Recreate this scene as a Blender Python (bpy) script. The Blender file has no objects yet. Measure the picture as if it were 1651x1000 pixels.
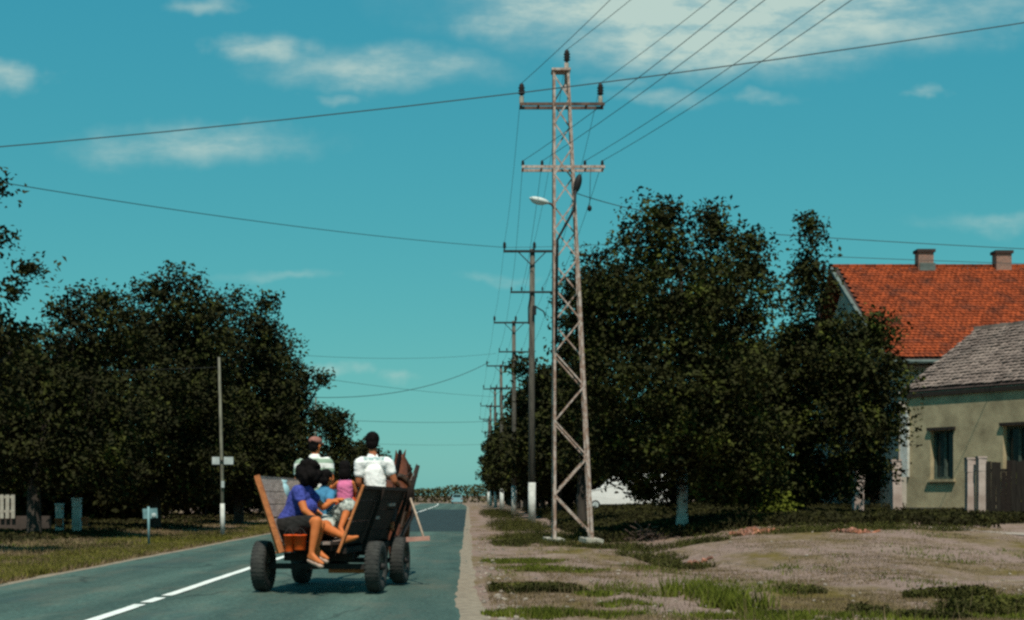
import bpy, bmesh, math, random
import numpy as np
from mathutils import Vector, Matrix, Euler
R = math.radians
random.seed(7)
rng = np.random.default_rng(7)
S = bpy.context.scene
C = S.collection

# ------------------------------------------------------------------ camera
H = 1.25            # eye height
FPX = 2400.0        # focal length in photograph pixels (1651 wide)
VX, VY = 755.0, 799.0
cam_d = bpy.data.cameras.new('camera')
cam = bpy.data.objects.new('camera', cam_d); C.objects.link(cam)
cam.location = (0, 0, H); cam.rotation_euler = (R(90), 0, 0)
cam_d.sensor_width = 36.0; cam_d.lens = 36.0 * FPX / 1651.0
cam_d.shift_x = (825.5 - VX) / 1651.0
cam_d.shift_y = (VY - 500.0) / 1651.0
cam_d.clip_start = 0.1; cam_d.clip_end = 8000
S.camera = cam
S.render.resolution_x, S.render.resolution_y = 1024, 620
S.render.engine = 'CYCLES'
S.cycles.filter_width = 2.6        # soft lens
S.cycles.max_bounces = 6
S.cycles.use_denoising = False
S.view_settings.view_transform = 'Standard'
S.view_settings.look = 'None'
S.view_settings.exposure = 0.0
S.view_settings.gamma = 1.0
S.view_settings.use_curve_mapping = False

def P(px, py, Y):
    """photograph pixel at depth Y -> world point"""
    return Vector(((px - VX) / FPX * Y, Y, H + (VY - py) / FPX * Y))

# ------------------------------------------------------------------ sun and sky
SUN_AZ, SUN_EL = R(2), R(61)       # azimuth: from straight behind the camera towards the right
sdir = Vector((math.sin(SUN_AZ) * math.cos(SUN_EL), -math.cos(SUN_AZ) * math.cos(SUN_EL), math.sin(SUN_EL)))
sun_d = bpy.data.lights.new('sun', 'SUN'); sun_d.energy = 4.8; sun_d.angle = R(0.5); sun_d.color = (1.0, 0.93, 0.82)
sun = bpy.data.objects.new('sun', sun_d); C.objects.link(sun)
sun.rotation_euler = sdir.to_track_quat('Z', 'Y').to_euler(); sun.location = (20, -20, 40)

W = bpy.data.worlds.new('World'); S.world = W; W.use_nodes = True
nt = W.node_tree; nt.nodes.clear()
def N(t, **kw):
    n = nt.nodes.new(t)
    for k, v in kw.items(): setattr(n, k, v)
    return n
L = lambda a, b: nt.links.new(a, b)
def M_(op, a, b=None, c=None):
    n = N('ShaderNodeMath', operation=op)
    for i, v in enumerate((a, b, c)):
        if v is None: continue
        if isinstance(v, (int, float)): n.inputs[i].default_value = v
        else: L(v, n.inputs[i])
    return n.outputs[0]
def VM(op, a, b=None):
    n = N('ShaderNodeVectorMath', operation=op)
    for i, v in enumerate((a, b)):
        if v is None: continue
        if isinstance(v, (tuple, list)): n.inputs[i].default_value = v
        else: L(v, n.inputs[i])
    return n
sky = N('ShaderNodeTexSky', sky_type='NISHITA'); sky.sun_disc = False
sky.sun_elevation = SUN_EL; sky.sun_rotation = math.atan2(sdir.x, sdir.y)
sky.altitude = 100; sky.air_density = 1.0; sky.dust_density = 0.4; sky.ozone_density = 1.0
sp_ = N('ShaderNodeSeparateColor'); L(sky.outputs[0], sp_.inputs[0]); tint = N('ShaderNodeCombineColor')      # film colour of the sky
L(M_('MULTIPLY', sp_.outputs[0], 0.28), tint.inputs[0])
L(M_('MULTIPLY', M_('POWER', sp_.outputs[1], 0.465), 2.06), tint.inputs[1])
L(M_('MULTIPLY', M_('POWER', sp_.outputs[2], 0.2), 3.3), tint.inputs[2])
tc = N('ShaderNodeTexCoord'); sep = N('ShaderNodeSeparateXYZ'); L(tc.outputs['Generated'], sep.inputs[0])
yc = M_('MAXIMUM', sep.outputs[1], 0.05)
ga = M_('DIVIDE', sep.outputs[0], yc); gb = M_('DIVIDE', sep.outputs[2], yc)
cmb = N('ShaderNodeCombineXYZ'); L(ga, cmb.inputs[0]); L(gb, cmb.inputs[1])
def noise(vec, scale, detail=4, rough=0.55, out=0):
    n = N('ShaderNodeTexNoise'); n.inputs['Scale'].default_value = scale
    n.inputs['Detail'].default_value = detail; n.inputs['Roughness'].default_value = rough
    if vec is not None: L(vec, n.inputs['Vector'])
    return n.outputs[out]
def maprange(v, a, b, c=0.0, d=1.0, smooth=True):
    n = N('ShaderNodeMapRange'); n.clamp = True
    n.interpolation_type = 'SMOOTHSTEP' if smooth else 'LINEAR'
    L(v, n.inputs[0])
    for i, x in enumerate((a, b, c, d)): n.inputs[i + 1].default_value = x
    return n.outputs[0]
wn = noise(cmb.outputs[0], 17, 4, 0.6, 1)
wv = VM('SUBTRACT', wn, (0.5, 0.5, 0.5)).outputs[0]
wv = VM('MULTIPLY', wv, (0.11, 0.03, 0)).outputs[0]
pw = VM('ADD', cmb.outputs[0], wv).outputs[0]
clouds = [(420, 84, 90, 26, .8), (610, 108, 210, 40, .85), (320, 230, 210, 38, .72), (15, 125, 70, 28, .85), (850, 34, 160, 38, .95),
          (1180, 10, 480, 90, 1.6), (1150, 66, 290, 64, 1.5), (1420, 45, 220, 44, .9), (1090, 155, 110, 15, .45), (1488, 150, 55, 12, .6),
          (1610, 362, 150, 18, .4), (450, 440, 110, 10, .28), (620, 612, 50, 14, .5), (530, 600, 45, 12, .5), (1250, 155, 45, 13, .35),
          (528, 157, 42, 11, .35), (330, 8, 75, 16, .5), (1645, 28, 70, 26, .6), (790, 450, 60, 10, .25), (1000, 130, 90, 14, .3)]
acc = None
for (px, py, rx, ry, amp) in clouds:
    d = VM('SUBTRACT', pw, ((px - VX) / FPX, (VY - py) / FPX, 0)).outputs[0]
    d = VM('MULTIPLY', d, (FPX / rx, FPX / ry, 0)).outputs[0]
    ln = VM('LENGTH', d).outputs[1]
    m = maprange(ln, 0.0, 1.25, amp, 0.0)
    acc = m if acc is None else M_('MAXIMUM', acc, m)
fine = noise(VM('MULTIPLY', cmb.outputs[0], (.45, 1.3, 1)).outputs[0], 46, 6, 0.65)
acc = M_('MULTIPLY', acc, maprange(fine, 0.3, 0.7, 0.35, 1.1))
# the same fair-weather cloud goes on over the rest of the sky, outside the part in view
zz = M_('ADD', M_('MAXIMUM', sep.outputs[2], 0.0), 0.12)
pl = N('ShaderNodeCombineXYZ'); L(M_('DIVIDE', sep.outputs[0], zz), pl.inputs[0]); L(M_('DIVIDE', sep.outputs[1], zz), pl.inputs[1])
gen = maprange(noise(pl.outputs[0], 1.7, 6, 0.55), 0.55, 0.75, 0, 0.8)
gen = M_('MULTIPLY', gen, maprange(sep.outputs[2], 0.02, 0.2))
inx = M_('MULTIPLY', maprange(ga, -0.42, -0.34), maprange(ga, 0.40, 0.48, 1, 0))
inn = M_('MULTIPLY', M_('MULTIPLY', inx, maprange(gb, 0.35, 0.42, 1, 0)), maprange(sep.outputs[1], 0.05, 0.2))
gen = M_('MULTIPLY', gen, M_('SUBTRACT', 1.0, inn))
acc = M_('MULTIPLY', acc, maprange(sep.outputs[1], 0.05, 0.2))
acc = M_('MINIMUM', M_('ADD', acc, gen), 1.0)
mixc = N('ShaderNodeMix', data_type='RGBA'); L(M_('MULTIPLY', M_('MINIMUM', acc, 1.0), 0.9), mixc.inputs[0])
L(tint.outputs[0], mixc.inputs[6]); mixc.inputs[7].default_value = (5.6, 7.0, 6.3, 1)
bg = N('ShaderNodeBackground'); bg.inputs[1].default_value = 0.095
L(mixc.outputs[2], bg.inputs[0]); wo = N('ShaderNodeOutputWorld'); L(bg.outputs[0], wo.inputs[0])

# ------------------------------------------------------------------ materials
MATS = {}
def mat(name, c1, c2=None, scale=6.0, rough=0.85, bump=0.0, island=0.0, spec=0.2, stretch=(1, 1, 1), detail=4, lo=0.35, hi=0.65, bscale=None):
    if name in MATS: return MATS[name]
    m = bpy.data.materials.new(name); m.use_nodes = True
    t = m.node_tree; b = t.nodes['Principled BSDF']
    b.inputs['Roughness'].default_value = rough
    b.inputs['Specular IOR Level'].default_value = spec
    c2 = c2 or tuple(x * 0.7 for x in c1)
    tcn = t.nodes.new('ShaderNodeTexCoord'); mp = t.nodes.new('ShaderNodeMapping'); mp.inputs['Scale'].default_value = stretch
    t.links.new(tcn.outputs['Object'], mp.inputs[0])
    nz = t.nodes.new('ShaderNodeTexNoise'); nz.inputs['Scale'].default_value = scale; nz.inputs['Detail'].default_value = detail
    nz.inputs['Roughness'].default_value = 0.62
    t.links.new(mp.outputs[0], nz.inputs['Vector'])
    r = t.nodes.new('ShaderNodeValToRGB')
    r.color_ramp.elements[0].position = lo; r.color_ramp.elements[0].color = (*c2, 1)
    r.color_ramp.elements[1].position = hi; r.color_ramp.elements[1].color = (*c1, 1)
    t.links.new(nz.outputs[0], r.inputs[0])
    col = r.outputs[0]
    if island:
        g = t.nodes.new('ShaderNodeNewGeometry'); mr = t.nodes.new('ShaderNodeMapRange')
        mr.inputs[3].default_value = 1 - island; mr.inputs[4].default_value = 1 + island
        t.links.new(g.outputs['Random Per Island'], mr.inputs[0])
        mx = t.nodes.new('ShaderNodeMix'); mx.data_type = 'RGBA'; mx.blend_type = 'MULTIPLY'; mx.inputs[0].default_value = 1
        t.links.new(col, mx.inputs[6]); t.links.new(mr.outputs[0], mx.inputs[7]); col = mx.outputs[2]
    t.links.new(col, b.inputs['Base Color'])
    if bump:
        n2 = t.nodes.new('ShaderNodeTexNoise'); n2.inputs['Scale'].default_value = bscale or scale * 4; n2.inputs['Detail'].default_value = 5
        t.links.new(mp.outputs[0], n2.inputs['Vector'])
        bp = t.nodes.new('ShaderNodeBump'); bp.inputs['Strength'].default_value = bump; bp.inputs['Distance'].default_value = 0.02
        t.links.new(n2.outputs[0], bp.inputs['Height']); t.links.new(bp.outputs[0], b.inputs['Normal'])
    MATS[name] = m; return m

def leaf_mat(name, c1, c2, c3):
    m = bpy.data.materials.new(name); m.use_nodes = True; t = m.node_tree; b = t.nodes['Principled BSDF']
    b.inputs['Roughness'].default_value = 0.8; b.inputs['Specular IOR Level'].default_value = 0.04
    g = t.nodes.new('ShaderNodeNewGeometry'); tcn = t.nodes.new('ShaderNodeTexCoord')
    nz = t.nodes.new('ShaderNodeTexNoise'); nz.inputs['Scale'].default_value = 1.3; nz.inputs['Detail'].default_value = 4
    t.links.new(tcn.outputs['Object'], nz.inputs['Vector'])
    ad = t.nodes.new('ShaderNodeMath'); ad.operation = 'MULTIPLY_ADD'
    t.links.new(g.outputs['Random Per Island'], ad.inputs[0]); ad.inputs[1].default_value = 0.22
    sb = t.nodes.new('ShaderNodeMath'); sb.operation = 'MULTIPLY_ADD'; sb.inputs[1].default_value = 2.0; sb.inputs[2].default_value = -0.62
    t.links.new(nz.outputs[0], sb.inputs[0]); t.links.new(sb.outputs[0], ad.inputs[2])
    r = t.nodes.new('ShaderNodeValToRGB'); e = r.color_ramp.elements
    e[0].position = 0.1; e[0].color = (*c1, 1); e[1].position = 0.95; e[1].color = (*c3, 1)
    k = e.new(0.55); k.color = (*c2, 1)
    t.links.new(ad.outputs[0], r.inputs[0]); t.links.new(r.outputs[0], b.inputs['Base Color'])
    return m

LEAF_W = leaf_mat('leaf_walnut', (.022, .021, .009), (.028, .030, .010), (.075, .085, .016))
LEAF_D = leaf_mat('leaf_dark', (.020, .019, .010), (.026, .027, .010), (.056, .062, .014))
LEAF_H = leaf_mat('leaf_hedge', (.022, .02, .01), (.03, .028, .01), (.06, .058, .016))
GRASS_G = leaf_mat('grass_green', (.05, .06, .010), (.085, .1, .014), (.14, .15, .022))
GRASS_O = leaf_mat('grass_olive', (.11, .08, .042), (.17, .122, .066), (.235, .17, .105))
GRASS_Y = leaf_mat('grass_yellow_green', (.075, .068, .016), (.125, .115, .022), (.19, .165, .036))
GRASS_D = leaf_mat('grass_dark', (.03, .03, .010), (.05, .05, .014), (.1, .095, .022))
BARK = mat('bark', (.06, .05, .04), (.03, .024, .02), 9, .95, .5, stretch=(1, 1, .25))
WOODR = mat('cart_wood', (.58, .2, .07), (.36, .12, .045), 7, .8, .2, stretch=(3, .6, 3))
WOODG = mat('cart_wood_grey', (.38, .3, .26), (.22, .17, .145), 7, .85, .2, stretch=(3, .6, 3))
WOODK = mat('cart_wood_dark', (.032, .022, .017), (.018, .013, .011), 7, .85, .2, stretch=(3, .6, 3))
RUBBER = mat('tyre_rubber', (.05, .05, .045), (.03, .03, .028), 12, .85, .3)
DUSTY = mat('dusty_rim', (.22, .16, .13), (.08, .06, .05), 9, .8)
IRON = mat('dark_iron', (.03, .028, .026), (.018, .016, .015), 12, .7)
STEEL = mat('rusted_steel', (.46, .385, .34), (.28, .18, .135), 7, .75, .15, lo=.42, hi=.6)
STEELD = mat('brown_steel', (.16, .1, .075), (.07, .045, .036), 6, .8)
PORC = mat('brown_porcelain', (.03, .018, .015), (.02, .013, .011), 4, .35)
CONC = mat('concrete', (.42, .4, .33), (.3, .27, .22), 5, .9, .3)
POLEW = mat('pole_concrete', (.13, .115, .09), (.055, .048, .04), 3, .9, .3, stretch=(3, 3, .5))
WHITEW = mat('whitewash', (.62, .63, .58), (.42, .42, .38), 5, .85)
WIREM = mat('wire', (.05, .055, .055), (.04, .04, .04), 3, .6)
PLASTER = mat('old_plaster', (.45, .37, .225), (.22, .175, .105), 1.1, .95, .25, lo=.3, hi=.6, bscale=25)
CREAM = mat('cream_plaster', (.45, .4, .33), (.3, .27, .22), 1.5, .95, .2)
TILER = mat('red_clay_tile', (.25, .046, .012), (.085, .024, .012), 1.1, .9, 0, island=.4, lo=.3, hi=.52)
TILEG = mat('grey_weathered_tile', (.25, .19, .158), (.145, .107, .09), 1.2, .95, 0, island=.28)
ROOFD = mat('roof_deck', (.06, .04, .035), (.04, .03, .025), 3, .95)
TEALM = mat('teal_tin', (.13, .16, .145), (.08, .1, .09), 4, .85)
DARKW = mat('dark_fence_wood', (.035, .028, .022), (.02, .016, .013), 5, .9, stretch=(4, 4, .6))
GLASS = mat('window_glass', (.02, .032, .03), (.012, .02, .02), 3, .15, spec=.4)
FRAMEG = mat('green_window_frame', (.09, .12, .095), (.04, .055, .045), 6, .8)
VANP = mat('white_van_paint', (.75, .76, .73), (.66, .67, .64), 2, .4)
BLACK = mat('black_plastic', (.02, .02, .02), (.012, .012, .012), 6, .6)
PINKW = mat('pale_pillar', (.52, .42, .37), (.33, .25, .21), 2.2, .9, .2)
SIGNB = mat('sign_plate', (.5, .55, .53), (.35, .4, .39), 5, .6)
SIGNT = mat('sign_teal', (.2, .34, .35), (.12, .22, .23), 5, .6)

def brickmat(name, c1, c2, mortar, scale):
    m = bpy.data.materials.new(name); m.use_nodes = True; t = m.node_tree; b = t.nodes['Principled BSDF']
    b.inputs['Roughness'].default_value = .95; b.inputs['Specular IOR Level'].default_value = .1
    tcn = t.nodes.new('ShaderNodeTexCoord'); mp = t.nodes.new('ShaderNodeMapping'); mp.inputs['Rotation'].default_value = (R(90), 0, 0)
    t.links.new(tcn.outputs['Object'], mp.inputs[0])
    bt = t.nodes.new('ShaderNodeTexBrick'); bt.inputs['Scale'].default_value = scale
    bt.inputs['Color1'].default_value = (*c1, 1); bt.inputs['Color2'].default_value = (*c2, 1); bt.inputs['Mortar'].default_value = (*mortar, 1)
    bt.inputs['Mortar Size'].default_value = .03
    t.links.new(mp.outputs[0], bt.inputs['Vector']); t.links.new(bt.outputs[0], b.inputs['Base Color'])
    return m
BRICK = brickmat('chimney_brick', (.3, .14, .1), (.18, .09, .07), (.3, .25, .2), 3.2)

# ------------------------------------------------------------------ mesh helpers
class MB:
    def __init__(s): s.v = []; s.f = []
    def add(s, v, f):
        o = len(s.v); s.v += [Vector(p) for p in v]; s.f += [tuple(i + o for i in q) for q in f]
    def box(s, c, size, rot=None):
        M = (rot.to_matrix() if isinstance(rot, Euler) else rot) if rot is not None else Matrix.Identity(3)
        c = Vector(c); hx, hy, hz = (x / 2 for x in size)
        vs = [c + M @ Vector((x * hx, y * hy, z * hz)) for x in (-1, 1) for y in (-1, 1) for z in (-1, 1)]
        s.add(vs, [(0, 1, 3, 2), (4, 6, 7, 5), (0, 4, 5, 1), (2, 3, 7, 6), (0, 2, 6, 4), (1, 5, 7, 3)])
    def beam(s, a, b, w, h, up=Vector((0, 0, 1))):
        a, b = Vector(a), Vector(b); d = (b - a); ln = d.length; d.normalize()
        x = d.cross(up)
        if x.length < 1e-4: x = d.cross(Vector((1, 0, 0)))
        x.normalize(); z = x.cross(d)
        s.box((a + b) / 2, (w, ln, h), Matrix((x, d, z)).transposed())
    def tube(s, pts, rad, n=8, cap=True):
        pts = [Vector(p) for p in pts]
        if not isinstance(rad, (list, tuple)): rad = [rad] * len(pts)
        o = len(s.v); k = len(pts); ref = None
        for i, p in enumerate(pts):
            d = (pts[min(i + 1, k - 1)] - pts[max(i - 1, 0)]).normalized()
            if ref is None: ref = d.orthogonal().normalized()
            x = (ref - d * ref.dot(d)).normalized(); y = d.cross(x); ref = x
            for j in range(n):
                a = 2 * math.pi * j / n
                s.v.append(p + (x * math.cos(a) + y * math.sin(a)) * rad[i])
        for i in range(k - 1):
            for j in range(n):
                s.f.append((o + i * n + j, o + i * n + (j + 1) % n, o + (i + 1) * n + (j + 1) % n, o + (i + 1) * n + j))
        if cap:
            s.f.append(tuple(o + j for j in range(n))[::-1]); s.f.append(tuple(o + (k - 1) * n + j for j in range(n)))
    def lathe(s, prof, c, axis=Vector((0, 0, 1)), n=16):
        """prof: (radius, height) pairs along axis"""
        c = Vector(c); axis = Vector(axis).normalized(); x = axis.orthogonal().normalized(); y = axis.cross(x)
        o = len(s.v); k = len(prof)
        for r, h in prof:
            for j in range(n):
                a = 2 * math.pi * j / n; s.v.append(c + axis * h + (x * math.cos(a) + y * math.sin(a)) * r)
        for i in range(k - 1):
            for j in range(n):
                s.f.append((o + i * n + j, o + i * n + (j + 1) % n, o + (i + 1) * n + (j + 1) % n, o + (i + 1) * n + j))
    def capsule(s, a, ra, b, rb, n=12, m=4):
        a, b = Vector(a), Vector(b); d = b - a; ln = d.length
        d = d.normalized() if ln > 1e-6 else Vector((0, 0, 1))
        prof = []
        for i in range(m + 1):
            t = -math.pi / 2 + (math.pi / 2) * i / m; prof.append((max(ra * math.cos(t), 1e-4), ra * math.sin(t)))
        for i in range(m + 1):
            t = (math.pi / 2) * i / m; prof.append((max(rb * math.cos(t), 1e-4), ln + rb * math.sin(t)))
        o = len(s.v); s.lathe(prof, a, d, n); k = len(prof)
        s.f.append(tuple(o + j for j in range(n))[::-1]); s.f.append(tuple(o + (k - 1) * n + j for j in range(n)))
    def ell(s, c, r, rot=None, n=16, m=10):
        M = rot.to_matrix() if rot is not None else Matrix.Identity(3); o = len(s.v)
        t = MB(); prof = [(max(math.cos(-math.pi / 2 + math.pi * i / m), 1e-3), math.sin(-math.pi / 2 + math.pi * i / m)) for i in range(m + 1)]
        t.lathe(prof, (0, 0, 0), (0, 0, 1), n)
        s.v += [Vector(c) + M @ Vector((p.x * r[0], p.y * r[1], p.z * r[2])) for p in t.v]
        s.f += [tuple(i + o for i in q) for q in t.f]
        s.f.append(tuple(o + j for j in range(n))[::-1]); s.f.append(tuple(o + m * n + j for j in range(n)))
    def mesh(s, name, m, loc=(0, 0, 0), smooth=False):
        me = bpy.data.meshes.new(name); l = Vector(loc)
        me.from_pydata([tuple(p - l) for p in s.v], [], s.f); me.update()
        bm = bmesh.new(); bm.from_mesh(me); bmesh.ops.recalc_face_normals(bm, faces=bm.faces); bm.to_mesh(me); bm.free()
        if m: me.materials.append(m)
        if smooth:
            for p in me.polygons: p.use_smooth = True
        return me

def wloc(o):
    v = Vector((0, 0, 0))
    while o is not None: v += Vector(o.location); o = o.parent
    return v
def obj(name, me, parent=None, loc=(0, 0, 0)):
    """loc is in world axes; the parents of this scene are unrotated unless noted"""
    o = bpy.data.objects.new(name, me); C.objects.link(o)
    if parent is not None:
        o.parent = parent; o.location = Vector(loc) - wloc(parent)
    else: o.location = loc
    return o
def part(name, mb, m, parent, smooth=False):
    """mesh in world coordinates under an unrotated parent"""
    l = wloc(parent)
    o = bpy.data.objects.new(name, mb.mesh(name, m, l, smooth)); C.objects.link(o); o.parent = parent
    return o
def tag(o, label, cat, group=None):
    o['label'] = label; o['category'] = cat
    if group: o['group'] = group
    return o
def thing(name, loc, label, cat, group=None):
    o = bpy.data.objects.new(name, None); C.objects.link(o); o.location = loc; o.empty_display_size = .2
    return tag(o, label, cat, group)
def solo(name, mb, m, loc, label, cat, group=None, smooth=False):
    o = bpy.data.objects.new(name, mb.mesh(name, m, loc, smooth)); C.objects.link(o); o.location = loc
    return tag(o, label, cat, group)
def copy_tree(o, parent=None):
    c = o.copy(); C.objects.link(c); c.parent = parent
    if parent is not None: c.matrix_parent_inverse = o.matrix_parent_inverse.copy()
    for ch in list(o.children): copy_tree(ch, c)
    return c
def structure(o): o['kind'] = 'structure'; return o
def stuff(o, label=None, cat=None):
    o['kind'] = 'stuff'
    if label: o['label'] = label; o['category'] = cat
    return o
def fast_mesh(name, verts, nper, m, smooth=False):
    """verts (n*nper,3): n separate polygons of nper corners"""
    v = np.asarray(verts, dtype=np.float32).reshape(-1, 3); n = len(v) // nper
    me = bpy.data.meshes.new(name); me.vertices.add(len(v)); me.vertices.foreach_set('co', v.ravel())
    me.loops.add(len(v)); me.loops.foreach_set('vertex_index', np.arange(len(v), dtype=np.int32))
    me.polygons.add(n); me.polygons.foreach_set('loop_start', np.arange(0, len(v), nper, dtype=np.int32))
    me.polygons.foreach_set('loop_total', np.full(n, nper, dtype=np.int32))
    me.update(calc_edges=True); me.materials.append(m)
    return me

# ------------------------------------------------------------------ terrain
def sst(a, b, x):
    t = np.clip((x - a) / (b - a), 0, 1); return t * t * (3 - 2 * t)
_g = rng.random((256, 256))
def vnoise(x, y, s):
    x = np.asarray(x, float) * s + 500.3; y = np.asarray(y, float) * s + 300.7
    xi = np.floor(x).astype(int); yi = np.floor(y).astype(int); fx = x - xi; fy = y - yi
    fx = fx * fx * (3 - 2 * fx); fy = fy * fy * (3 - 2 * fy)
    a = _g[xi % 256, yi % 256]; b = _g[(xi + 1) % 256, yi % 256]; c = _g[xi % 256, (yi + 1) % 256]; d = _g[(xi + 1) % 256, (yi + 1) % 256]
    return a * (1 - fx) * (1 - fy) + b * fx * (1 - fy) + c * (1 - fx) * fy + d * fx * fy
def hgt(x, y):
    x = np.asarray(x, float); y = np.asarray(y, float)
    z = 0.5 * sst(3.6, 9.0, x) * sst(22, 42, y)
    z = z - 0.3 * np.exp(-((x - 4.3 - (y - 32) * .04) / .75) ** 2 - ((y - 31) / 4.5) ** 2)      # dip of the ditch
    z = z + 0.10 * np.exp(-((x - 6.8) / 1.2) ** 2 - ((y - 28) / 5) ** 2)
    z = z + 0.12 * sst(-8, -13, x) + 0.5 * sst(200, 420, y) * 0
    off = np.clip(np.maximum(x - 0.15, -6.55 - x), 0, 1.0)
    z = z + off * ((vnoise(x, y, .9) - .5) * .09 + (vnoise(x, y, 3.1) - .5) * .045)
    under = np.clip(np.minimum(-x - 0.0, x + 6.45) / .25, 0, 1)
    z = z - 0.06 * under - 0.012
    return z
def hz(x, y): return float(hgt(x, y))

def ground_material():
    m = bpy.data.materials.new('verge_ground'); m.use_nodes = True; t = m.node_tree; b = t.nodes['Principled BSDF']
    b.inputs['Roughness'].default_value = .97; b.inputs['Specular IOR Level'].default_value = .05
    tcn = t.nodes.new('ShaderNodeTexCoord')
    def nz(sc, st=(1, 1, 1), dt=5):
        mp = t.nodes.new('ShaderNodeMapping'); mp.inputs['Scale'].default_value = st; t.links.new(tcn.outputs['Object'], mp.inputs[0])
        n = t.nodes.new('ShaderNodeTexNoise'); n.inputs['Scale'].default_value = sc; n.inputs['Detail'].default_value = dt; n.inputs['Roughness'].default_value = .65
        t.links.new(mp.outputs[0], n.inputs['Vector']); return n.outputs[0]
    def ramp(f, stops):
        r = t.nodes.new('ShaderNodeValToRGB'); e = r.color_ramp.elements
        while len(e) < len(stops): e.new(.5)
        for q, (p, c) in zip(e, stops): q.position = p; q.color = (*c, 1)
        t.links.new(f, r.inputs[0]); return r.outputs[0]
    def mix(f, a, c):
        x = t.nodes.new('ShaderNodeMix'); x.data_type = 'RGBA'; t.links.new(f, x.inputs[0]); t.links.new(a, x.inputs[6]); t.links.new(c, x.inputs[7]); return x.outputs[2]
    soil = ramp(nz(9), [(.3, (.165, .112, .092)), (.55, (.235, .165, .135)), (.75, (.3, .212, .178))])
    grass = ramp(nz(5), [(.3, (.08, .06, .018)), (.55, (.13, .096, .03)), (.8, (.19, .135, .05))])
    f = ramp(nz(.55, (1, .35, 1), 6), [(.36, (0, 0, 0)), (.54, (1, 1, 1))])
    far = t.nodes.new('ShaderNodeSeparateXYZ'); t.links.new(tcn.outputs['Object'], far.inputs[0])
    col = mix(f, grass, soil)
    # bare wheel tracks across the verge
    tr = ramp(nz(.9, (.35, 1.6, 1), 4), [(.57, (0, 0, 0)), (.72, (.6, .6, .6))])
    pale = ramp(nz(14), [(.3, (.24, .18, .13)), (.7, (.33, .26, .2))])
    col = mix(tr, col, pale)
    t.links.new(col, b.inputs['Base Color'])
    bp = t.nodes.new('ShaderNodeBump'); bp.inputs['Strength'].default_value = .6; bp.inputs['Distance'].default_value = .04
    t.links.new(nz(22), bp.inputs['Height']); t.links.new(bp.outputs[0], b.inputs['Normal'])
    return m
xs = np.unique(np.concatenate([np.linspace(-1500, -60, 14), np.linspace(-60, -14, 24), np.linspace(-14, -6, 30), np.linspace(-6, 0, 8), np.linspace(0, 10, 90), np.linspace(10, 40, 36), np.linspace(40, 1500, 16)]))
ys = np.unique(np.concatenate([np.linspace(-60, 10, 10), np.linspace(10, 55, 170), np.linspace(55, 130, 70), np.linspace(130, 500, 40), np.linspace(500, 4500, 16)]))
X, Y = np.meshgrid(xs, ys, indexing='ij'); Z = hgt(X, Y)
nx, ny = len(xs), len(ys)
gv = np.stack([X, Y, Z], -1).reshape(-1, 3)
gf = [(i * ny + j, (i + 1) * ny + j, (i + 1) * ny + j + 1, i * ny + j + 1) for i in range(nx - 1) for j in range(ny - 1)]
me = bpy.data.meshes.new('ground'); me.from_pydata(gv.tolist(), [], gf); me.update(); me.materials.append(ground_material())
for p in me.polygons: p.use_smooth = True
ground = structure(obj('ground', me))

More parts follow.
